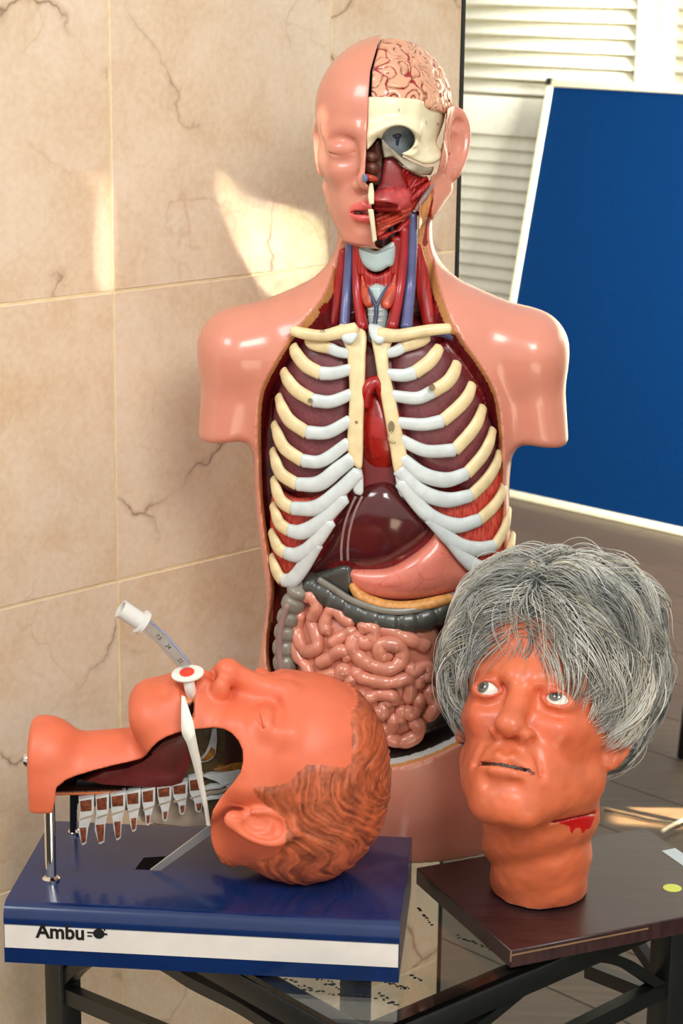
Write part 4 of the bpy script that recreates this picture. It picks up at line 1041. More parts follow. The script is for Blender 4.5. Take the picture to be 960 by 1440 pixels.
# ------------------------------------------------------------------ head contents
def inlay(name, pts, inset, thick, mat, h=.0015, smooth=0, bump=None, paint=None, label=None, extra=None, wlim=None, rnd=.003, zmin=None):
    """a piece that follows the head's own surface, inset below the skin"""
    O = Outline(pts, smooth, 60, 1.5)
    def fn(x, y, z):
        px, py = project_np(x, y, z); d = HT(x, y, z)
        s = d + inset
        if bump: s = s + bump(x, y, z, px, py)
        f = smax(O(px, py) / K, s, rnd)
        if thick: f = np.maximum(f, -(d + inset + thick))
        f = np.maximum(f, y - (YT + (.09 if not thick else .01)))
        if extra: f = extra(f, x, y, z, px, py, d)
        return f
    lo, hi = bounds(O, -.1, .125)
    V, F = mesh_sdf(fn, lo, hi, h); me = mesh_np(name, V, [F])
    if paint: set_col(me, paint(*[V[:, i].astype(f32) for i in range(3)]))
    return link(name, me, mat, tor, label)
M_SKULL = plain('skull_ivory', srgb(232, 222, 186), .36, var=.05, scale=40, coat=.2)
M_BRAIN = painted('brain_paint', .32, var=.08, coat=.4)
def gy(x, y, z):
    q = 34.0
    wx = vnoise(x * 40 + 9, y * 40, z * 40) - .5; wy = vnoise(x * 40, y * 40 + 17, z * 40) - .5
    n = vnoise(x * q + wx * .9 + 5, y * q + wy * .9, z * q + 3) + .35 * vnoise(x * 80, y * 80 + 7, z * 80)
    return np.abs(np.sin(n * math.pi * 6.6))
def brain_paint(x, y, z):
    g_ = gy(x, y, z); C = np.array(srgb(218, 160, 128)[:3]) * (1 - .55 * (1 - np.clip(g_ * 2.2, 0, 1)))[:, None]
    v = np.abs(vnoise(x * 36 + 40, y * 36, z * 36) + .3 * vnoise(x * 110, y * 110 + 3, z * 110) - .62)
    m = (v < .034) | ((g_ < .22) & (vnoise(x * 60, y * 60 + 50, z * 60) > .47))
    return np.where(m[:, None], np.array(srgb(150, 26, 26)[:3]), C)
inlay('brain', [(541, 35), (531, 68), (523, 100), (521, 150), (585, 150), (650, 165), (700, 140), (700, 20)], .004, 0, M_BRAIN, .0013, bump=lambda x, y, z, px, py: .0048 * (1 - np.clip(gy(x, y, z) * 1.7, 0, 1) ** .7), paint=brain_paint, label='pink folded brain with red vessels')
def orbit(f, x, y, z, px, py, d):
    o = np.sqrt(((px - 560) / 23.0) ** 2 + ((py - 196) / 19.0) ** 2) - 1
    f = smax(f, -o * .015, .004)
    br = cap(px, py, px * 0, (530, 178, 0), (582, 182, 0), 0) / K
    return f
inlay('skull_piece', [(517, 136), (550, 136), (586, 139), (642, 150), (633, 190), (625, 214), (620, 224), (610, 230), (596, 231), (580, 224), (568, 219), (558, 214), (545, 210), (537, 198), (531, 193), (522, 205), (515, 212)], .0015, .0095, M_SKULL, .0013,
      bump=lambda x, y, z, px, py: -.0045 * np.exp(-(((py - 176 - (px - 556) ** 2 * .010) / 9.0) ** 2)) * (px < 592) + .0065 * (1 / (1 + np.exp(-(px - 596) / 3.5))) * (1 / (1 + np.exp((py - 215) / 4.0))), extra=orbit, label='ivory skull piece around the eye socket', rnd=.004)
M_SOCK = plain('socket_blue_grey', srgb(126, 138, 146), .4, var=.12, scale=90); M_ZYG = plain('cheekbone_grey', srgb(168, 158, 138), .4, var=.1, scale=80)
inlay('eye_socket', [(534, 182), (560, 172), (588, 184), (588, 206), (560, 222), (536, 210)], .020, .008, M_SOCK, .0016)
for pts in ([(550, 190), (560, 187), (566, 189), (562, 196), (554, 195)], [(556, 194), (563, 190), (560, 207), (556, 204)]): inlay('socket_opening', pts, .0185, .003, M_DKBLUE, .0009)
inlay('cheekbone', [(536, 193), (546, 204), (560, 217), (580, 228), (600, 236), (611, 234), (606, 246), (590, 247), (572, 238), (560, 226), (552, 220), (540, 222), (537, 208)], .0055, .006, M_ZYG, .0013, label='grey ivory cheekbone')
M_FLESH = veined('cheek_flesh', srgb(164, 62, 62), srgb(128, 30, 34), 130, .4, .06, .3); M_TONGUE = plain('tongue_pink', srgb(184, 66, 66), .36, var=.14, scale=160, coat=.3, bump=.4); M_FLAP = plain('flesh_orange', srgb(196, 78, 56), .36, var=.16, scale=110, coat=.3, bump=.3)
M_NASAL = plain('nasal_brown', srgb(92, 48, 34), .4, var=.2, scale=110, coat=.2)
fib = lambda a: (lambda x, y, z, px, py: .0012 * np.sin((px * math.cos(a) + py * math.sin(a)) * 1.1))
inlay('nasal_wall', [(514, 214), (522, 203), (532, 196), (540, 222), (536, 262), (520, 266), (513, 256)], .022, .012, M_NASAL, .0015)
for (a, b, r) in ((520, 221, .0062), (521, 236, .0068), (519, 250, .004)): tube('turbinate', [(a - 5, b - 3, .066), (a + 2, b, .068), (a + 10, b + 2, .060)], [r * .7, r, r * .7], M_FLAP if b > 240 else M_NASAL, 10, 6)
inlay('cheek_muscle', [(540, 222), (552, 220), (566, 234), (580, 244), (584, 262), (578, 285), (560, 296), (530, 292), (522, 274), (534, 258)], .015, .02, M_FLESH, .0015, rnd=.006, label='dusky red cheek muscle')
inlay('tongue', [(523, 272), (545, 262), (570, 264), (582, 272), (578, 290), (556, 299), (534, 300), (524, 294)], .0065, .025, M_TONGUE, .0014, smooth=3, rnd=.008, label='pink tongue cut at the midline')
inlay('jaw_muscle', [(526, 300), (548, 294), (572, 284), (582, 290), (574, 306), (552, 318), (530, 334), (527, 320)], .010, .02, M_FLAP, .0014, smooth=3, rnd=.007, bump=fib(1.2), label='orange red floor of the mouth')
inlay('jaw_muscle', [(530, 334), (555, 318), (576, 304), (588, 296), (584, 316), (560, 330), (535, 345)], .013, .02, M_MUSC, .0014, smooth=3, rnd=.006)
inlay('chewing_muscle', [(566, 234), (590, 247), (604, 250), (600, 268), (588, 290), (578, 296), (576, 270), (566, 250)], .010, .02, M_MUSC, .0014, smooth=2, rnd=.006, bump=fib(.6), label='red strands of the chewing muscle')
for i, (a, b) in enumerate((((604, 256), (578, 282)), ((609, 258), (584, 296)), ((600, 250), (566, 272)))):
    w = .045 - .004 * i; tube('cheek_tendon', [(a[0], a[1], w - .006), ((a[0] + b[0]) / 2, (a[1] + b[1]) / 2, w + .003), (b[0], b[1], w + .004)], [.0022, .0036, .0022], M_MUSC if i != 1 else M_LIG, 10, 6)
organ('upper_jaw_cut', [(519, 258), (524, 257), (526, 270), (526, 287), (519, 288), (517, 276)], lambda px, py: .0 * px + .098, .014, .002, M_SKULL, h=.0010, smooth=0, label='ivory tooth and jaw edge at the midline'); organ('lower_jaw_cut', [(517, 294), (525, 294), (527, 312), (530, 338), (524, 342), (521, 318)], lambda px, py: .094 - .0001 * (py - 294), .014, .002, M_SKULL, h=.0010, smooth=0, label='ivory tooth and chin edge at the midline')
M_BLUEC = plain('blue_cartilage', srgb(96, 118, 150), .35); organ('nasal_cartilage', [(509, 245), (516, 246), (516, 255), (510, 256)], lambda px, py: 0 * px + .106, .008, .003, M_BLUEC, h=.0009, smooth=2)
# little printed reference numerals
def mark(txt, px, py, w, size=.006):
    text_mesh(txt, size, tp(px, py, w), (1, 0, 0), (0, 0, 1), M_INK, tor, 'printed_numeral', .0001)
def on_head(px, py, inset):
    d = ray(px, py); w = np.linspace(.125, .0, 260); P = np.array([tp(px, py, q) for q in w]); v = HT(*[P[:, i].astype(f32) for i in range(3)]) + inset
    return float(w[np.argmax(v < 0)])
for tx, a, b in (('I', 560, 157), ('Y', 611, 155), ('I', 598, 175), ('X', 613, 177)): mark(tx, a, b, on_head(a, b, .0) + .0022, .0055)
mark('IX', 450, 467, float(wskin(450, 467)) * .93 + .0175, .006)
print('torso', time.time() - T0)
# ================================================================== HEAD WITH THE GREY WIG
YW, S_W = 2.17, 1.133
R_W = np.array([[0.9304, -0.3664, -0.0064], [-0.3107, -0.7982, 0.5161], [-0.1942, -0.4782, -0.8565]]); R_W[2] *= -1
_q = project(np.array([0.2250, 2.2, 0.9860])); C_W = at_y(_q[0], _q[1], 2.17)
KW_W = dict(eyes='open', mouth=0.0, ears=(1, 1.05), age=1.0, nose=1.24, slit=.0021)
nb = at_z(757, 1251, ZW)
def loc_w(p): return C_W + S_W * (np.asarray(p, float) @ R_W)
def wpx(px, py, loc_f):                                   # room point under a pixel on the head plane f = loc_f
    return at_plane(px, py, C_W + R_W[1] * loc_f * S_W, R_W[1])
neck_top = loc_w((.004, -.022, -.060))
O_CUTW = Outline([(776, 1152), (800, 1153), (822, 1147), (838, 1137), (836, 1150), (829, 1166), (824, 1166), (819, 1173), (815, 1163), (808, 1166), (803, 1174), (800, 1162), (788, 1158)], 0)
def wig_head(x, y, z):
    lx, lf, lz = to_local(R_W, C_W, S_W, x, y, z)
    d = head_sdf(lx, lf, lz, **KW_W) * S_W
    n = cap(x, y, z, neck_top, nb + np.array([0, 0, .004]), .069, .0545)
    # folds of loose skin round the neck
    pl = (z - (ZW + .075) - (x - nb[0]) * .30 + (y - nb[1]) * .30)
    n = n - .0035 * np.exp(-(pl / .014) ** 2) + .003 * np.exp(-((pl + .024) / .010) ** 2)
    n = n + .0006 * np.sin(pl * 160)
    n = np.maximum(n, (ZW + .0032) - z)
    d = smin(d, n, .026)
    px, py = project_np(x, y, z)
    d = d + .0022 * np.exp(-np.maximum(0, np.abs(py - 1153 + (px - 790) * .22) - 1) / 1.5) * ((px > 772) & (px < 838))
    d = d + .0007 * (vnoise(x * 120, y * 120, z * 120) - .5) + .0016 * (vnoise(x * 45, y * 45, z * 45 + 9) - .5)
    return np.maximum(d, (ZW + .0012) - z)
wh = empty('wigged_head', nb * np.array([1, 1, 0]) + zv * ZW)
tag(wh, 'orange rubber head with grey wig, staring eyes and red neck wound', 'model head')
b0 = np.array([nb[0] - .135, 1.985, ZW - .002]); b1 = np.array([nb[0] + .145, 2.36, 1.17])
V, F = mesh_sdf(wig_head, b0, b1, .0014)
def wig_paint(V):
    x, y, z = [V[:, i].astype(f32) for i in range(3)]
    lx, lf, lz = to_local(R_W, C_W, S_W, x, y, z); px, py = project_np(x, y, z)
    C = np.tile(np.array(srgb(208, 106, 68)[:3]), (len(V), 1))
    n = vnoise(x * 70, y * 70, z * 70)[:, None]; C = C * (.90 + .22 * n)
    ch = np.exp(-(((np.abs(lx) - .045) / .02) ** 2 + ((lz + .03) / .025) ** 2))[:, None] * (lf > .02)[:, None]; C = C * (1 - .25 * ch) + np.array(srgb(214, 84, 58)[:3]) * .25 * ch
    pk = np.exp(-(((np.abs(lx) - .0335) / .016) ** 2 + ((lz - .001) / .0085) ** 2))[:, None] * (lf > .05)[:, None]; C = C * (1 - .5 * pk) + np.array(srgb(206, 92, 76)[:3]) * .5 * pk
    m = (np.abs(lz + .0722) < .0017) & (np.abs(lx) < .0245) & (lf > .06); C[m] = srgb(50, 22, 16)[:3]
    crust = (np.abs(np.abs(lx) - .0262) < .0016) & (np.abs(lz + .0738) < .0016) & (lf > .06); C[crust] = srgb(126, 52, 32)[:3]
    low = (z < ZW + .0045); C[low] = srgb(216, 160, 130)[:3]
    gash = (O_CUTW(px, py) < 0) & (y < nb[1] + .03); C[gash] = srgb(190, 14, 16)[:3]
    dk = (np.abs(py - 1153 + (px - 790) * .22) < 1.4) & (px > 774) & (px < 836) & (y < nb[1] + .03); C[dk] = srgb(104, 8, 12)[:3]
    return C
V = smooth_mesh(V, F, 1, .3)
me = mesh_np('head', V, [F]); set_col(me, wig_paint(V))
M_RUB = painted('orange_rubber', .42, var=.07, scale=60, coat=.12, bump=.10, bscale=500); link('head', me, M_RUB, wh, 'orange painted rubber skin with wrinkles')
# eyes
M_EYE = painted('glass_eye', .08, var=.02, coat=1.0)
for sx, gz in ((-1, (-.42, 1, .10)), (1, (-.06, 1, .26))):
    g = np.array(gz); g = g / np.linalg.norm(g); q = Vector(g).to_track_quat('Z', 'Y').to_matrix(); rad = .0128
    th = np.linspace(0, math.pi, 33); ph = np.linspace(0, 2 * math.pi, 28, endpoint=False)
    P = np.stack([np.outer(np.sin(th), np.cos(ph)), np.outer(np.sin(th), np.sin(ph)), np.outer(np.cos(th), np.ones(28))], -1).reshape(-1, 3)
    P = P * (1 + .05 * np.clip((P[:, 2:3] - .82) / .18, 0, 1))
    L = (P @ np.array(q).T) * rad + np.array([sx * .0335, .0728, .0]); W = C_W + S_W * (L @ R_W)
    C = np.tile(np.array(srgb(226, 226, 214)[:3]), (len(P), 1)); a = np.repeat(th, 28)
    C[a < .58] = srgb(40, 38, 36)[:3]; C[a < .50] = srgb(92, 92, 84)[:3]; C[a < .24] = srgb(10, 10, 10)[:3]
    i = np.arange(32)[:, None] * 28; j = np.arange(28)[None]; Q = np.stack([i + j, i + (j + 1) % 28, i + 28 + (j + 1) % 28, i + 28 + j], -1).reshape(-1, 4)
    me = mesh_np('eye', W, [Q]); set_col(me, C); link('eye', me, M_EYE, wh, 'white glass eye with a dark iris')
M_EYEB = plain('eyebrow_hair', srgb(80, 70, 62), .6)
# ------------------------------------------------------------------ wig: dark under-mass plus loose strands
HC = np.array([0.002, -.014, .052]); HR = np.array([.106, .108, .114])
def hairline(lx, lf, lz):
    """>0 where hair may lie (local head coordinates)"""
    xx = lx + .012
    front = lz - np.where(xx < 0, np.maximum(.047 + xx * .55, .006), np.maximum(.047 - xx * .42, .012))
    side = lz + np.where(lx < 0, .030, .006)
    back = lz + .060
    w1 = np.clip((lf - .030) / .025, 0, 1); w2 = np.clip((-lf - .01) / .05, 0, 1)
    return front * w1 + (1 - w1) * (side * (1 - w2) + back * w2)
def hair_mass(x, y, z):
    lx, lf, lz = to_local(R_W, C_W, S_W, x, y, z)
    k = .90 + .10 * (vnoise(lx * 38, lf * 38, lz * 38) - .5)
    d = ell((lx - HC[0]) / k, (lf - HC[1]) / k, (lz - HC[2]) / k, *HR) * .9
    d = smax(d, -(hairline(lx, lf, lz) - .004), .012)
    d = np.maximum(d, -ell(lx - 0, lf + .018, lz - .04, .070, .092, .074))
    return d * S_W
V, F = mesh_sdf(hair_mass, C_W + np.array([-.15, -.17, -.14]), C_W + np.array([.17, .19, .21]), .0024)
M_HMASS = plain('wig_under_hair', srgb(74, 80, 80), .7, var=.25, scale=220, bump=.8); 
def off_torso(W, gap=.012):
    """hair that would sink into the torso is pressed forward off it"""
    W = W.copy()
    for _ in range(12):
        d = full(*[W[:, i].astype(f32) for i in range(3)]); W = W - (W - CAM) / np.linalg.norm(W - CAM, axis=1)[:, None] * (np.maximum(0, gap - d) * .8)[:, None]
    return W
V = off_torso(V); hair = link('wig', mesh_np('wig', V, [F]), M_HMASS, wh, 'tousled grey wig')
NS, MS = 9500, 13
r = np.random.default_rng(11)
pole = np.array([.16, -.55, 1.0]); pole /= np.linalg.norm(pole)
def vec_noise(p, f, s):
    return np.stack([vnoise((p[:, 0] * f + s + 50 * i).astype(f32), (p[:, 1] * f + 31).astype(f32), (p[:, 2] * f + 77).astype(f32)) - .5 for i in range(3)], 1) * 2
def grow(u, length, lift, bend, jit):
    """strands combed over the wig's surface from unit directions u; returns (n,MS,3) in head space"""
    cur = u.copy(); n = len(u); path = np.zeros((n, MS, 3))
    for k in range(MS):
        tt = k / (MS - 1)
        rad = .90 + .10 * math.sin(min(tt * 1.7, 1) * math.pi / 2) + lift * math.sin(min(1.0, tt * 1.15) * math.pi * .72)
        path[:, k] = HC + HR * cur * rad[:, None]
        t_ = cur * (cur @ pole)[:, None] - pole; t_ /= np.linalg.norm(t_, axis=1)[:, None] + .15
        fr = np.clip((cur[:, 1] + .35) / .7, 0, 1) * np.clip(cur[:, 2] + .6, 0, 1)
        lat = np.zeros_like(cur); lat[:, 0] = np.clip((cur[:, 0] + .16) * 7, -1, 1) * fr; lat[:, 1] = -.1 * np.abs(cur[:, 0])
        d_ = t_ * (1 - .50 * fr)[:, None] + lat * 1.5 + bend * (.5 + tt) + r.normal(0, jit, cur.shape)
        d_[:, 2] -= .08
        d_ -= cur * (d_ * cur).sum(1)[:, None]; d_ /= np.linalg.norm(d_, axis=1)[:, None] + 1e-6
        cur = cur + d_ * (length / (MS - 1))[:, None]; cur /= np.linalg.norm(cur, axis=1)[:, None]
    return path
def sphere_pts(n):
    u = r.normal(size=(n * 3, 3)); u /= np.linalg.norm(u, axis=1)[:, None]; P0 = HC + HR * u
    return u[(hairline(P0[:, 0], P0[:, 1], P0[:, 2]) > .004) & (u[:, 2] > -.5)][:n]
# locks: guide strands in every direction, the loose hair gathers towards them
gu = sphere_pts(330); ng = len(gu)
glen = r.uniform(.50, .95, ng); glift = r.normal(.030, .045, ng) + .05 * np.clip(gu[:, 2] - .5, 0, 1); gbend = r.normal(0, .34, (ng, 3)) + vec_noise(gu, 2.4, 11) * .75
GP = grow(gu, glen, glift, gbend, .03)
u = sphere_pts(NS); NS = len(u)
near = np.argmax(u @ gu.T + r.normal(0, .012, (NS, ng)), axis=1)
wild = r.random(NS) < .055
own = grow(u, np.clip(glen[near] * r.uniform(.75, 1.15, NS), .35, 1.1), glift[near] + r.normal(0, .012, NS) + np.where(wild, r.uniform(.0, .07, NS), 0), gbend[near] * .8 + np.where(wild[:, None], r.normal(0, .6, (NS, 3)), r.normal(0, .07, (NS, 3))), .02)
tt = np.linspace(0, 1, MS)[None, :, None]; mixw = np.where(wild, .1, r.uniform(.65, .95, NS))[:, None, None] * tt ** .8
gpath = GP[near] + (own[:, :1] - GP[near][:, :1]) * (1 - .80 * tt)
path = own * (1 - mixw) + gpath * mixw
root = u; tone_c = r.normal(0, .26, ng)
# end each strand at the hairline, with an uneven overshoot
ok = hairline(path[..., 0], path[..., 1], path[..., 2]) > (-.008 + r.normal(0, .005, NS) + r.normal(0, .007, ng)[near])[:, None]
last = np.where(ok.all(1), MS - 1, np.argmin(ok, 1)); keep = last >= 2; path, last = path[keep], last[keep]; rootk = root[keep]; near = near[keep]; NS = len(path)
s_ = np.linspace(0, 1, MS)[None] * last[:, None]; i0 = np.minimum(s_.astype(int), MS - 2); fr = (s_ - i0)[..., None]
ar = np.arange(NS)[:, None]; path = path[ar, i0] * (1 - fr) + path[ar, i0 + 1] * fr
# a few loose flyaway loops over the crown
W = C_W + S_W * (path @ R_W)
W = off_torso(W.reshape(-1, 3)).reshape(W.shape)
tg = np.gradient(W, axis=1); tg /= np.linalg.norm(tg, axis=2)[..., None] + 1e-9
rd = W - (C_W + S_W * (HC @ R_W)); sd = np.cross(tg, rd); sd /= np.linalg.norm(sd, axis=2)[..., None] + 1e-9; nd = np.cross(sd, tg)
rr = r.uniform(.00036, .00070, NS)[:, None] * np.interp(np.linspace(0, 1, MS), [0, .15, .6, 1], [.7, 1, .9, .25])[None]
VV = np.stack([W + sd * (rr * math.cos(a))[..., None] + nd * (rr * math.sin(a))[..., None] for a in (math.pi / 2, math.pi * 7 / 6, math.pi * 11 / 6)], 2).reshape(-1, 3)
base_i = (np.arange(NS)[:, None, None] * MS + np.arange(MS - 1)[None, :, None]) * 3; k3 = np.arange(3)[None, None]
Q = np.stack([base_i + k3, base_i + (k3 + 1) % 3, base_i + 3 + (k3 + 1) % 3, base_i + 3 + k3], -1).reshape(-1, 4)
tone = np.clip(.52 + tone_c[near] + r.normal(0, .17, NS), 0, 1)
ca, cb_, cc_ = np.array(srgb(76, 82, 85)[:3]), np.array(srgb(168, 168, 160)[:3]), np.array(srgb(228, 226, 216)[:3])
SCol = np.where(tone[:, None] < .5, ca + (cb_ - ca) * tone[:, None] * 2, cb_ + (cc_ - cb_) * (tone[:, None] * 2 - 1))
yl = r.random(NS) < .15; SCol[yl] *= np.array([1.0, .90, .72])
me = mesh_np('hair_strand', VV, [Q]); set_col(me, np.repeat(SCol, MS * 3, 0))
M_STR = painted('grey_hair', .38, var=.02, spec=.6); o = link('hair_strand', me, M_STR, hair, 'loose grey and silver strands'); o['kind'] = 'stuff'
print('wig', NS, time.time() - T0)
# ================================================================== INTUBATION TRAINER HEAD
S_A = 1.165
R_A = np.array([[0.0985, -0.9742, -0.2032], [0.0418, -0.1999, 0.9789], [0.9943, 0.1049, -0.0210]])
_q = project(np.array([-0.0841, 2.14, 0.9407])); C_A = at_y(_q[0], _q[1], 2.118)
KW_A = dict(eyes='closed', mouth=.016, ears=(0, .88), nose=1.05)
def loc_a(p): return C_A + S_A * (np.asarray(p, float) @ R_A)
def mp_(px, py, l=0.0): return at_plane(px, py, C_A + R_A[0] * l * S_A, R_A[0])     # point on the plane `l` beside the midline
nA, nB = mp_(232, 1082, 0), mp_(70, 1090, 0)
nF = mp_(62, 1075, 0); nG = mp_(62, 1062, 0)
O_AH = Outline([(482, 955), (492, 1005), (494, 1072), (472, 1078), (432, 1075), (408, 1098), (384, 1106), (356, 1106), (361, 1120), (376, 1134), (400, 1152), (401, 1185), (378, 1206), (334, 1214), (318, 1206), (296, 1206), (320, 1290), (640, 1290), (640, 930)], 2)
O_ACUT = Outline([(77, 1280), (77, 1128), (84, 1104), (106, 1091), (160, 1076), (198, 1067), (209, 1057), (222, 1043), (250, 1030), (300, 1023), (326, 1031), (341, 1055), (338, 1086), (318, 1112), (299, 1140), (296, 1172), (300, 1192), (312, 1214), (336, 1228), (352, 1300)], 2)
zpil = float(mp_(60, 1138, .03)[2])
def amb_outer(x, y, z, hairy=True):
    lx, lf, lz = to_local(R_A, C_A, S_A, x, y, z)
    d = head_sdf(lx, lf, lz, **KW_A) * S_A
    d = smin(d, ell(lx, lf - .052, lz + .081, .032, .041, .018) * S_A, .010)           # jaw pulled forward
    d = smin(d, cap(lx, lf, lz, (0, -.036, -.020), (0, -.060, -.066), .055, .052) * S_A, .02)       # nape
    n = cap(x, y, z, nA, nB, .048, .044)
    n = smin(n, cap(x, y, z, nG, nF - np.array([0, 0, .075]), .043, .040), .012)
    n = smax(n, mp_(46, 1090)[0] - x, .008); n = smax(n, zpil - z, .004)
    d = smin(d, n, .016)
    if hairy:
        px, py = project_np(x, y, z)
        hm = np.clip(-O_AH(px, py) / 9, 0, 1) * (lf < .075)
        d = d - hm * (.0022 + .0010 * amb_groove(px, py, x, y, z))
    return d
def amb_groove(px, py, x, y, z):
    X, Y = px - 548.0, py - 1118.0
    rr = np.sqrt((X * 1.0) ** 2 + (Y * .72) ** 2); th = np.arctan2(Y, -X)
    w = 46 * (vnoise(x * 17, y * 17, z * 17) - .5) + 12 * (vnoise(x * 60, y * 60, z * 60) - .5)
    t_ = rr + w + th * 24; s_ = th * 3.2 + rr * .012
    a = vnoise(t_ * .20, s_, 0 * t_ + 3) - .5; b = vnoise(t_ * .42, s_ * 1.8, 0 * t_ + 9) - .5
    return np.clip(2.6 * a + 1.5 * b, -1.2, 1.2)
zlow = float(mp_(200, 1118)[2])
def amb_sdf(x, y, z):
    d = amb_outer(x, y, z); inner = d + .0055
    lx, lf, lz = to_local(R_A, C_A, S_A, x, y, z); px, py = project_np(x, y, z)
    hollow = np.where(px < 345, inner, 1)
    c = O_ACUT(px, py) / 1270.0
    c = np.maximum(c, np.minimum(np.maximum(-(lx - .0), -.05 - c * 0), z - zlow))      # near half, and everything low under the neck
    body = np.maximum(d, -np.maximum(inner, lz + .034 - .0))                            # hollow up to the cheek
    body = np.maximum(body, -c)
    body = np.maximum(body, -cap(lx, lf, lz, (0, .112, -.0715), (.036, .0775, -.0700), .0095, .0050) * S_A)      # open mouth
    return np.maximum(body, (ZB + .0008) - z)
V, F = mesh_sdf(amb_sdf, (mp_(40, 1090)[0] - .01, 2.00, ZB - .002), (mp_(556, 1090)[0] + .012, 2.235, 1.115), .0014)
def amb_paint(V):
    x, y, z = [V[:, i].astype(f32) for i in range(3)]
    d = amb_outer(x, y, z, False); lx, lf, lz = to_local(R_A, C_A, S_A, x, y, z); px, py = project_np(x, y, z)
    n = vnoise(x * 80, y * 80, z * 80)[:, None]; n3 = vnoise(x * 300, y * 300, z * 300)[:, None]
    C = np.array(srgb(216, 106, 72)[:3]) * (.94 + .12 * n)
    hm = (O_AH(px, py) < 0) & (lf < .075); g_ = amb_groove(px, py, x, y, z)
    hc = np.array(srgb(186, 94, 58)[:3]) * np.clip(.84 + .24 * g_ + .35 * (n3[:, 0] - .5) + .5 * (n[:, 0] - .5), .35, 1.25)[:, None]
    C = np.where(hm[:, None], hc, C)
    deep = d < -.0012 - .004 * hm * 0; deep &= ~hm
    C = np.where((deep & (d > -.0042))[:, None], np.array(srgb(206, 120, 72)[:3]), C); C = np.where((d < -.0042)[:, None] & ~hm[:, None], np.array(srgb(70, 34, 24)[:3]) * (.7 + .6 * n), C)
    return C
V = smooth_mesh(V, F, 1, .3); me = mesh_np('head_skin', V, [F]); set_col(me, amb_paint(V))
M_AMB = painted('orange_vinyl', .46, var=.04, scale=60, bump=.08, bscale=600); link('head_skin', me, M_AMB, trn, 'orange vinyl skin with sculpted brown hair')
print('trainer head', len(V), time.time() - T0)
# ------------------------------------------------------------------ section plate inside
M_SECT = veined('section_olive', srgb(96, 78, 44), srgb(58, 42, 26), 60, .45, .08, .2); M_MAROON = plain('maroon_soft_part', srgb(112, 40, 36), .42, var=.12, scale=60, coat=.2)
M_BRNB = plain('brown_marrow', srgb(122, 62, 36), .45, var=.25, scale=260); M_PALEB = plain('pale_bone_layer', srgb(206, 208, 206), .4, var=.05, scale=90); M_GOLDB = plain('golden_bone', srgb(168, 110, 46), .4, var=.2, scale=160)
M_PLATE = plain('beige_spine_plate', srgb(172, 156, 138), .4, var=.08)
XA = R_A[0]
def piece(name, pts, l, th, mat, bev=.0008, parent=None, label=None, smooth=0):
    if smooth: pts = catmull(np.array(pts, float), smooth, True)
    return prism(name, [mp_(a, b, l) for a, b in pts], -XA * th, mat, parent or trn, bev, label)
z8 = lambda L: [(180 + a / 5.333, 980 + b / 5.333) for a, b in L]
piece('section_plate', [(258, 1030), (300, 1016), (335, 1024), (350, 1056), (346, 1090), (322, 1120), (306, 1142), (304, 1165), (262, 1108), (256, 1080)], -.004, .006, M_SECT, label='olive brown section plate in the cheek opening')
piece('throat_lining', z8([(-340, 640), (-180, 560), (-20, 540), (120, 505), (170, 420), (260, 340), (420, 280), (455, 360), (475, 480), (440, 560), (405, 660), (320, 672), (180, 690), (0, 668), (-200, 655)]), .004, .012, M_MAROON, .003, label='maroon throat lining')
piece('palate_bone', z8([(535, 480), (585, 425), (615, 350), (628, 240), (668, 236), (668, 330), (660, 420), (640, 460), (600, 486), (550, 498)]), .0, .006, M_PALEB, .001, label='pale rimmed palate bone'); piece('palate_marrow', z8([(548, 478), (598, 430), (622, 380), (652, 400), (646, 440), (606, 474), (560, 488)]), .0012, .004, M_GOLDB, .0008)
piece('skull_base_layer', z8([(560, 600), (640, 580), (700, 570), (880, 545), (860, 640), (790, 720), (760, 690), (690, 650), (640, 625)]), .001, .006, M_PALEB, .0015, smooth=3)
piece('skull_base_marrow', z8([(640, 552), (720, 522), (800, 498), (870, 496), (862, 530), (780, 556)]), .001, .006, M_GOLDB, .0012, smooth=3)
for k, dy in enumerate((0, 38, 78)): piece('layer_line', z8([(560, 690 + dy), (620, 668 + dy), (680, 672 + dy), (760, 640 + dy), (764, 656 + dy), (684, 692 + dy), (622, 688 + dy), (560, 712 + dy)]), .002, .006, M_PALEB if k != 1 else M_PLATE, .0008)
piece('spine_plate', [(118, 1128), (160, 1118), (220, 1110), (262, 1098), (312, 1084), (312, 1160), (262, 1163), (200, 1156), (192, 1140), (130, 1134)], -.008, .004, M_PLATE, label='beige plate behind the vertebrae')
z7 = lambda L: [(40 + a / 3.2, 1060 + b / 3.2) for a, b in L]
VB = [((228, 205, 290, 262), (225, 328, 266, 410)), ((303, 195, 358, 256), (297, 314, 346, 406)), ((370, 185, 432, 240), (380, 300, 420, 388)), ((440, 174, 500, 230), (455, 285, 490, 350)),
      ((510, 163, 566, 220), (525, 272, 552, 322)), ((580, 150, 640, 197), (600, 256, 630, 303)), ((648, 138, 712, 184), (676, 228, 708, 274)), ((722, 112, 782, 168), (748, 218, 784, 264))]
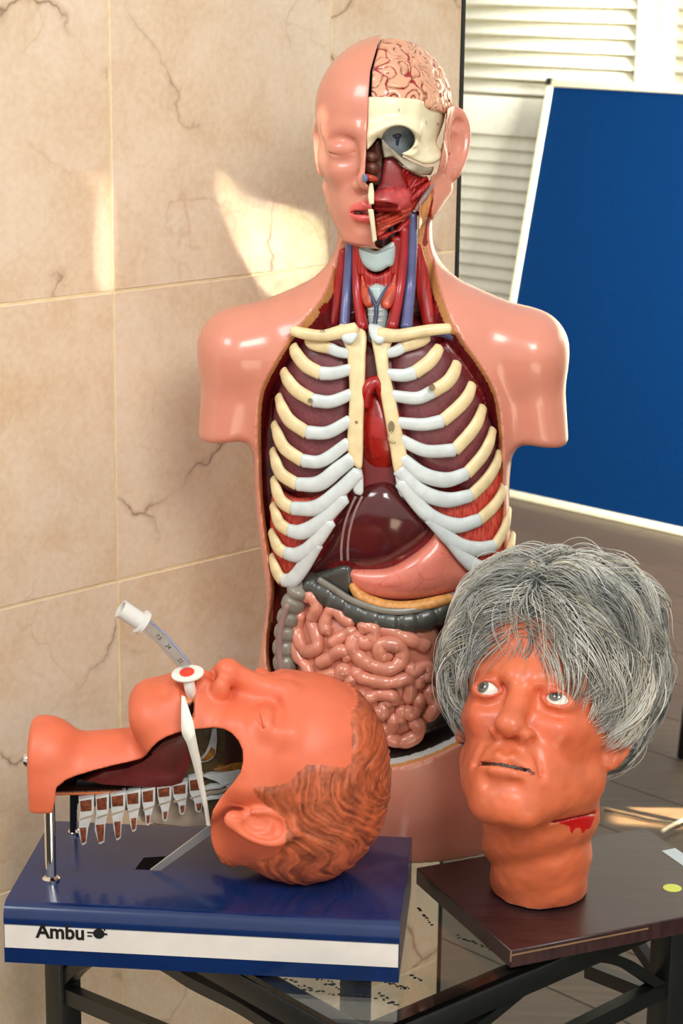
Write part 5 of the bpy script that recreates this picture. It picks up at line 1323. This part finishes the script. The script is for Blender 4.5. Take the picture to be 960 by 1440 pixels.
for (x0, y0, x1, y1), (a0, b0, a1, b1) in VB:
    vt = empty('vertebra', (0, 0, 0)); vt.parent = trn; vt.matrix_parent_inverse = Matrix.Translation(trn.location).inverted()
    mx = (a0 + a1) / 2
    out = z7([(x0 - 3, y0 + 4), (x1 + 5, y0 - 12), (x1 + 4, y1 + 2), (a1 + (x1 - a1) * .35, b0 - 14), (a1, b0 + 4), (a1 - 4, b1 - 8), (mx + 4, b1 + 2), (mx - 6, b1 + 2), (a0, b0 + 30 if b1 - b0 > 50 else b1 - 8), (a0 + 2, b0), (x0 + 2, y1 + 12)])
    prism('bone_plate', [mp_(a, b, .004) for a, b in out], -XA * .010, M_PALEB, vt, .0008, 'pale bone plate')
    prism('marrow', [mp_(a, b, .0048) for a, b in z7([(x0 + 4, y0 + 10), (x1 - 6, y0 + 2), (x1 - 6, y1 - 5), (x0 + 7, y1 - 1)])], -XA * .004, M_BRNB, vt, .0004, 'brown marrow field')
    if b1 - b0 > 25: prism('marrow', [mp_(a, b, .0048) for a, b in z7([(a0 + 6, b0 + 8), (a1 - 5, b0 + 5), (a1 - 8, b1 - 14), (mx, b1 - 6), (mx - 6, b1 - 8)])], -XA * .004, M_BRNB, vt, .0004)
    prism('grey_layer', [mp_(a, b, .0046) for a, b in z7([(x0 + 6, y1 + 30), (x1 - 2, y1 + 14), (x1 - 5, y1 + 21), (x0 + 5, y1 + 38)])], -XA * .003, M_PLATE, vt)
# bracket that carries the spine, steel strip, knob
piece('spine_bracket', [(98, 1110), (104, 1110), (108, 1096), (140, 1094), (200, 1106), (238, 1110), (236, 1116), (190, 1116), (118, 1122), (108, 1130), (106, 1172), (98, 1172)], -.012, .012, M_BLACKP, label='black spine bracket')
s0, s1_, s2_ = at_z(211, 1224, ZB + .001), at_z(226, 1224, ZB + .001), mp_(300, 1166, .012)
q = [mp_(284, 1168, .012), s2_]
prism('steel_strip', [s0, s1_, mp_(304, 1168, .012), mp_(296, 1160, .012)], (0, .0012, .001), M_STEEL, trn, label='slanted polished steel strip')
kn = mp_(46, 1069, .012)
lathe('end_knob', [(0, .003), (.0085, .003), (.0085, -.006), (.007, -.009), (0, -.009)], M_CHROME2, trn, kn, (1, 0, 0), 18, 'clear round end knob'); M_REDP = plain('red_plastic', srgb(150, 26, 22), .35)
lathe('end_stud', [(0, .004), (.004, .004), (.004, -.002), (0, -.002)], M_REDP, trn, mp_(46, 1106, .02), (1, 0, 0), 12, 'red stud at the neck end')
# ------------------------------------------------------------------ white gauze tie, airway and tube
M_GAUZE = plain('white_tape', srgb(226, 222, 210), .6, var=.03)
def ribbon(name, left, right, ls, th, mat, parent, label=None):
    """strip between two edge lines given in pixels; ls: distance beside the midline along it"""
    A = catmull(np.array(left, float), 6); B = catmull(np.array(right, float), 6); l = np.interp(np.linspace(0, 1, len(A)), np.linspace(0, 1, len(ls)), ls)
    P = [mp_(a[0], a[1], q) for a, q in zip(A, l)]; Q = [mp_(b[0], b[1], q) for b, q in zip(B, l)]
    n = len(P); V = np.array(P + Q + [p - XA * th for p in P] + [p - XA * th for p in Q]); i = np.arange(n - 1)
    f = np.concatenate([np.stack([i, i + 1, n + i + 1, n + i], 1), np.stack([2 * n + i, 3 * n + i, 3 * n + i + 1, 2 * n + i + 1], 1), np.stack([i, 2 * n + i, 2 * n + i + 1, i + 1], 1), np.stack([n + i, n + i + 1, 3 * n + i + 1, 3 * n + i], 1)])
    return link(name, mesh_np(name, V, [f]), mat, parent, label)
gz = ribbon('gauze_tie', z8([(400, -8), (398, 120), (402, 265), (440, 350), (470, 450), (500, 560), (540, 720), (570, 850), (588, 965)]), z8([(428, 2), (462, 110), (490, 195), (502, 265), (522, 370), (545, 480), (562, 610), (596, 800), (618, 965)]), [.036, .050, .060, .066, .066, .064, .06, .058, .056], .0012, M_GAUZE, None)
tag(gz, 'white tape hanging from the open mouth across the cheek opening of the lying head', 'tape')
M_CLEAR = NT('clear_pvc'); M_CLEAR.set(Base_Color=(.82, .86, .90, 1), Roughness=.05, IOR=1.06, Transmission_Weight=.95); M_CLEAR = M_CLEAR.m
M_MILK = NT('milky_plastic'); M_MILK.set(Base_Color=srgb(236, 234, 228), Roughness=.3, Transmission_Weight=.25, IOR=1.4); M_MILK = M_MILK.m
fc = mp_(264, 949, .012)                                   # flange centre
ett = empty('endotracheal_tube', fc); tag(ett, 'clear curved breathing tube with white connector above the lying mouth', 'tube')
P = catmull(np.array([mp_(a, b, -.002) for a, b in ((260, 939), (256, 931), (242, 915), (225, 896), (205, 879), (190, 868))]), 8)
V, F = sweep(P, .0072, 18, cap=False); V2_, F2_ = sweep(P, .0056, 18, cap=False); V, Fc = merge((V, F), (V2_, [f[:, ::-1] for f in F2_])); link('tube_wall', mesh_np('tube_wall', V, Fc), M_CLEAR, ett, 'clear plastic tube wall')
sdv = np.cross(P[-1] - P[0], XA); sdv /= np.linalg.norm(sdv); sdv = sdv if sdv[2] > 0 else -sdv
V, F = sweep(P + sdv * .0062 , .0011, 8); M_CUFF = plain('blue_pilot_line', srgb(140, 158, 190), .3); link('pilot_line', mesh_np('pilot_line', V, F), M_CUFF, ett, 'pale blue line along the tube')
ca_ = mp_(200, 875, -.002); cz = mp_(172, 857, -.002); axc = cz - ca_; Lc = np.linalg.norm(axc)
lathe('connector', [(.0068, -.003), (.0105, -.003), (.0135, -.002), (.0135, .002), (.0095, .003), (.0098, Lc + .002), (.0076, Lc + .002), (.0072, 0), (.0068, -.003)], M_MILK, ett, ca_, axc, 24, 'milky white connector')
for k, (a, b, tx) in enumerate(((219, 893, '7.5'), (233, 907, '24'), (250, 927, '22'))):
    p = mp_(a, b, .0052); t2 = mp_(a + 7, b + 8, .0052) - p; t2 /= np.linalg.norm(t2)
    text_mesh(tx, .0062, p - np.cross(XA, t2) * .001, t2, np.cross(XA, t2), M_INK, ett, 'tube_mark', .00015)
gue = empty('oral_airway', fc); tag(gue, 'oval white mouth flange with a red centre in the lying mouth', 'airway')
fnr = np.array([-.10, -.23, .97]); fnr /= np.linalg.norm(fnr)
fu = np.array([.97, 0, .24]); fu = fu - fnr * np.dot(fu, fnr); fu /= np.linalg.norm(fu); fv = np.cross(fnr, fu)
def oval(name, c, a, b, h, mat, label):
    th = np.linspace(0, 2 * math.pi, 32, endpoint=False)
    return prism(name, [c + fu * a * math.cos(q) + fv * b * math.sin(q) for q in th], fnr * h, mat, gue, min(h * .4, .001), label)
oval('flange', fc, .0172, .0155, .0030, M_GAUZE, 'white oval flange'); M_RED = plain('red_insert', srgb(222, 62, 44), .4); oval('bite_insert', fc + fnr * .0028 + fu * -.0005, .0078, .0086, .0014, M_RED, 'red centre')
V, F = sweep(catmull(np.array([mp_(a, b, l) for a, b, l in ((265, 955, .016), (267, 968, .018), (271, 978, .012), (280, 990, .0))]), 6), [.0075] * 18 + [.0065], 14, (1, .8)); link('airway_channel', mesh_np('airway_channel', V, F), M_MILK, gue, 'milky curved channel')
# ================================================================== ADDED LAMPS SHAPING THE SUN PATCHES
def beam(name, c, frm, U, L, V_, H, E, col):
    """added narrow lamp drawing a sun patch on c +- U*L/2 +- V_*H/2, placed at frm; E: irradiance"""
    d = np.asarray(c) - np.asarray(frm); dist = np.linalg.norm(d); d /= dist
    X = U - d * np.dot(U, d); kx = np.linalg.norm(X); X /= kx; Z = -d; Y = np.cross(Z, X); ky = abs(np.dot(V_, Y))
    l = bpy.data.lights.new(name, 'AREA'); l.shape = 'RECTANGLE'; l.size = L * kx; l.size_y = H * ky; l.spread = math.radians(1.0); l.color = col
    l.energy = E * l.size * l.size_y
    o = bpy.data.objects.new(name, l); COL.objects.link(o)
    o.matrix_world = Matrix(((X[0], Y[0], Z[0], frm[0]), (X[1], Y[1], Z[1], frm[1]), (X[2], Y[2], Z[2], frm[2]), (0, 0, 0, 1)))
wp = lambda px, py: at_plane(px, py, W0, WN)
sun_off = np.array([-.03, -1.2, .48])
def wall_slice(x0, y0, x1, y1, E=9.0):
    a, b = wp(x0, (y0 + y1) / 2), wp(x1, (y0 + y1) / 2); c = (a + b) / 2
    h = abs(wp(x0, y1)[2] - wp(x0, y0)[2])
    beam('sun_patch_lamp', c, c + sun_off, WD, np.linalg.norm(b - a), np.array([0, 0, 1.0]), h, E, (1.0, .97, .80))
for s_ in ((311, 250, 322, 274), (313, 274, 345, 294), (320, 294, 400, 308), (328, 308, 470, 330), (338, 330, 470, 352), (350, 352, 470, 374), (362, 374, 470, 396), (373, 396, 470, 420)):
    wall_slice(*s_)
for k in range(7): wall_slice(141 - k * .2, 266 + k * 20, 157, 286 + k * 20, 6.0)
wall_slice(118, 246, 152, 256, 2.5)
for (x0, y0, x1, y1, E) in ((858, 1114, 990, 1158, 60), (905, 1046, 990, 1057, 60)):
    q = [at_z(*p, 0.0) for p in ((x0, y0), (x1, y0 + 8), (x1, y1 + 8), (x0, y1))]; c = sum(q) / 4
    u = q[1] - q[0]; v = q[3] - q[0]; L = np.linalg.norm(u); u = u / L; v2 = v - u * np.dot(v, u)
    beam('sun_patch_lamp', c, c + np.array([1.4, -.6, 2.2]), u, L, v2 / np.linalg.norm(v2), np.linalg.norm(v2), E, (1.0, .80, .48))
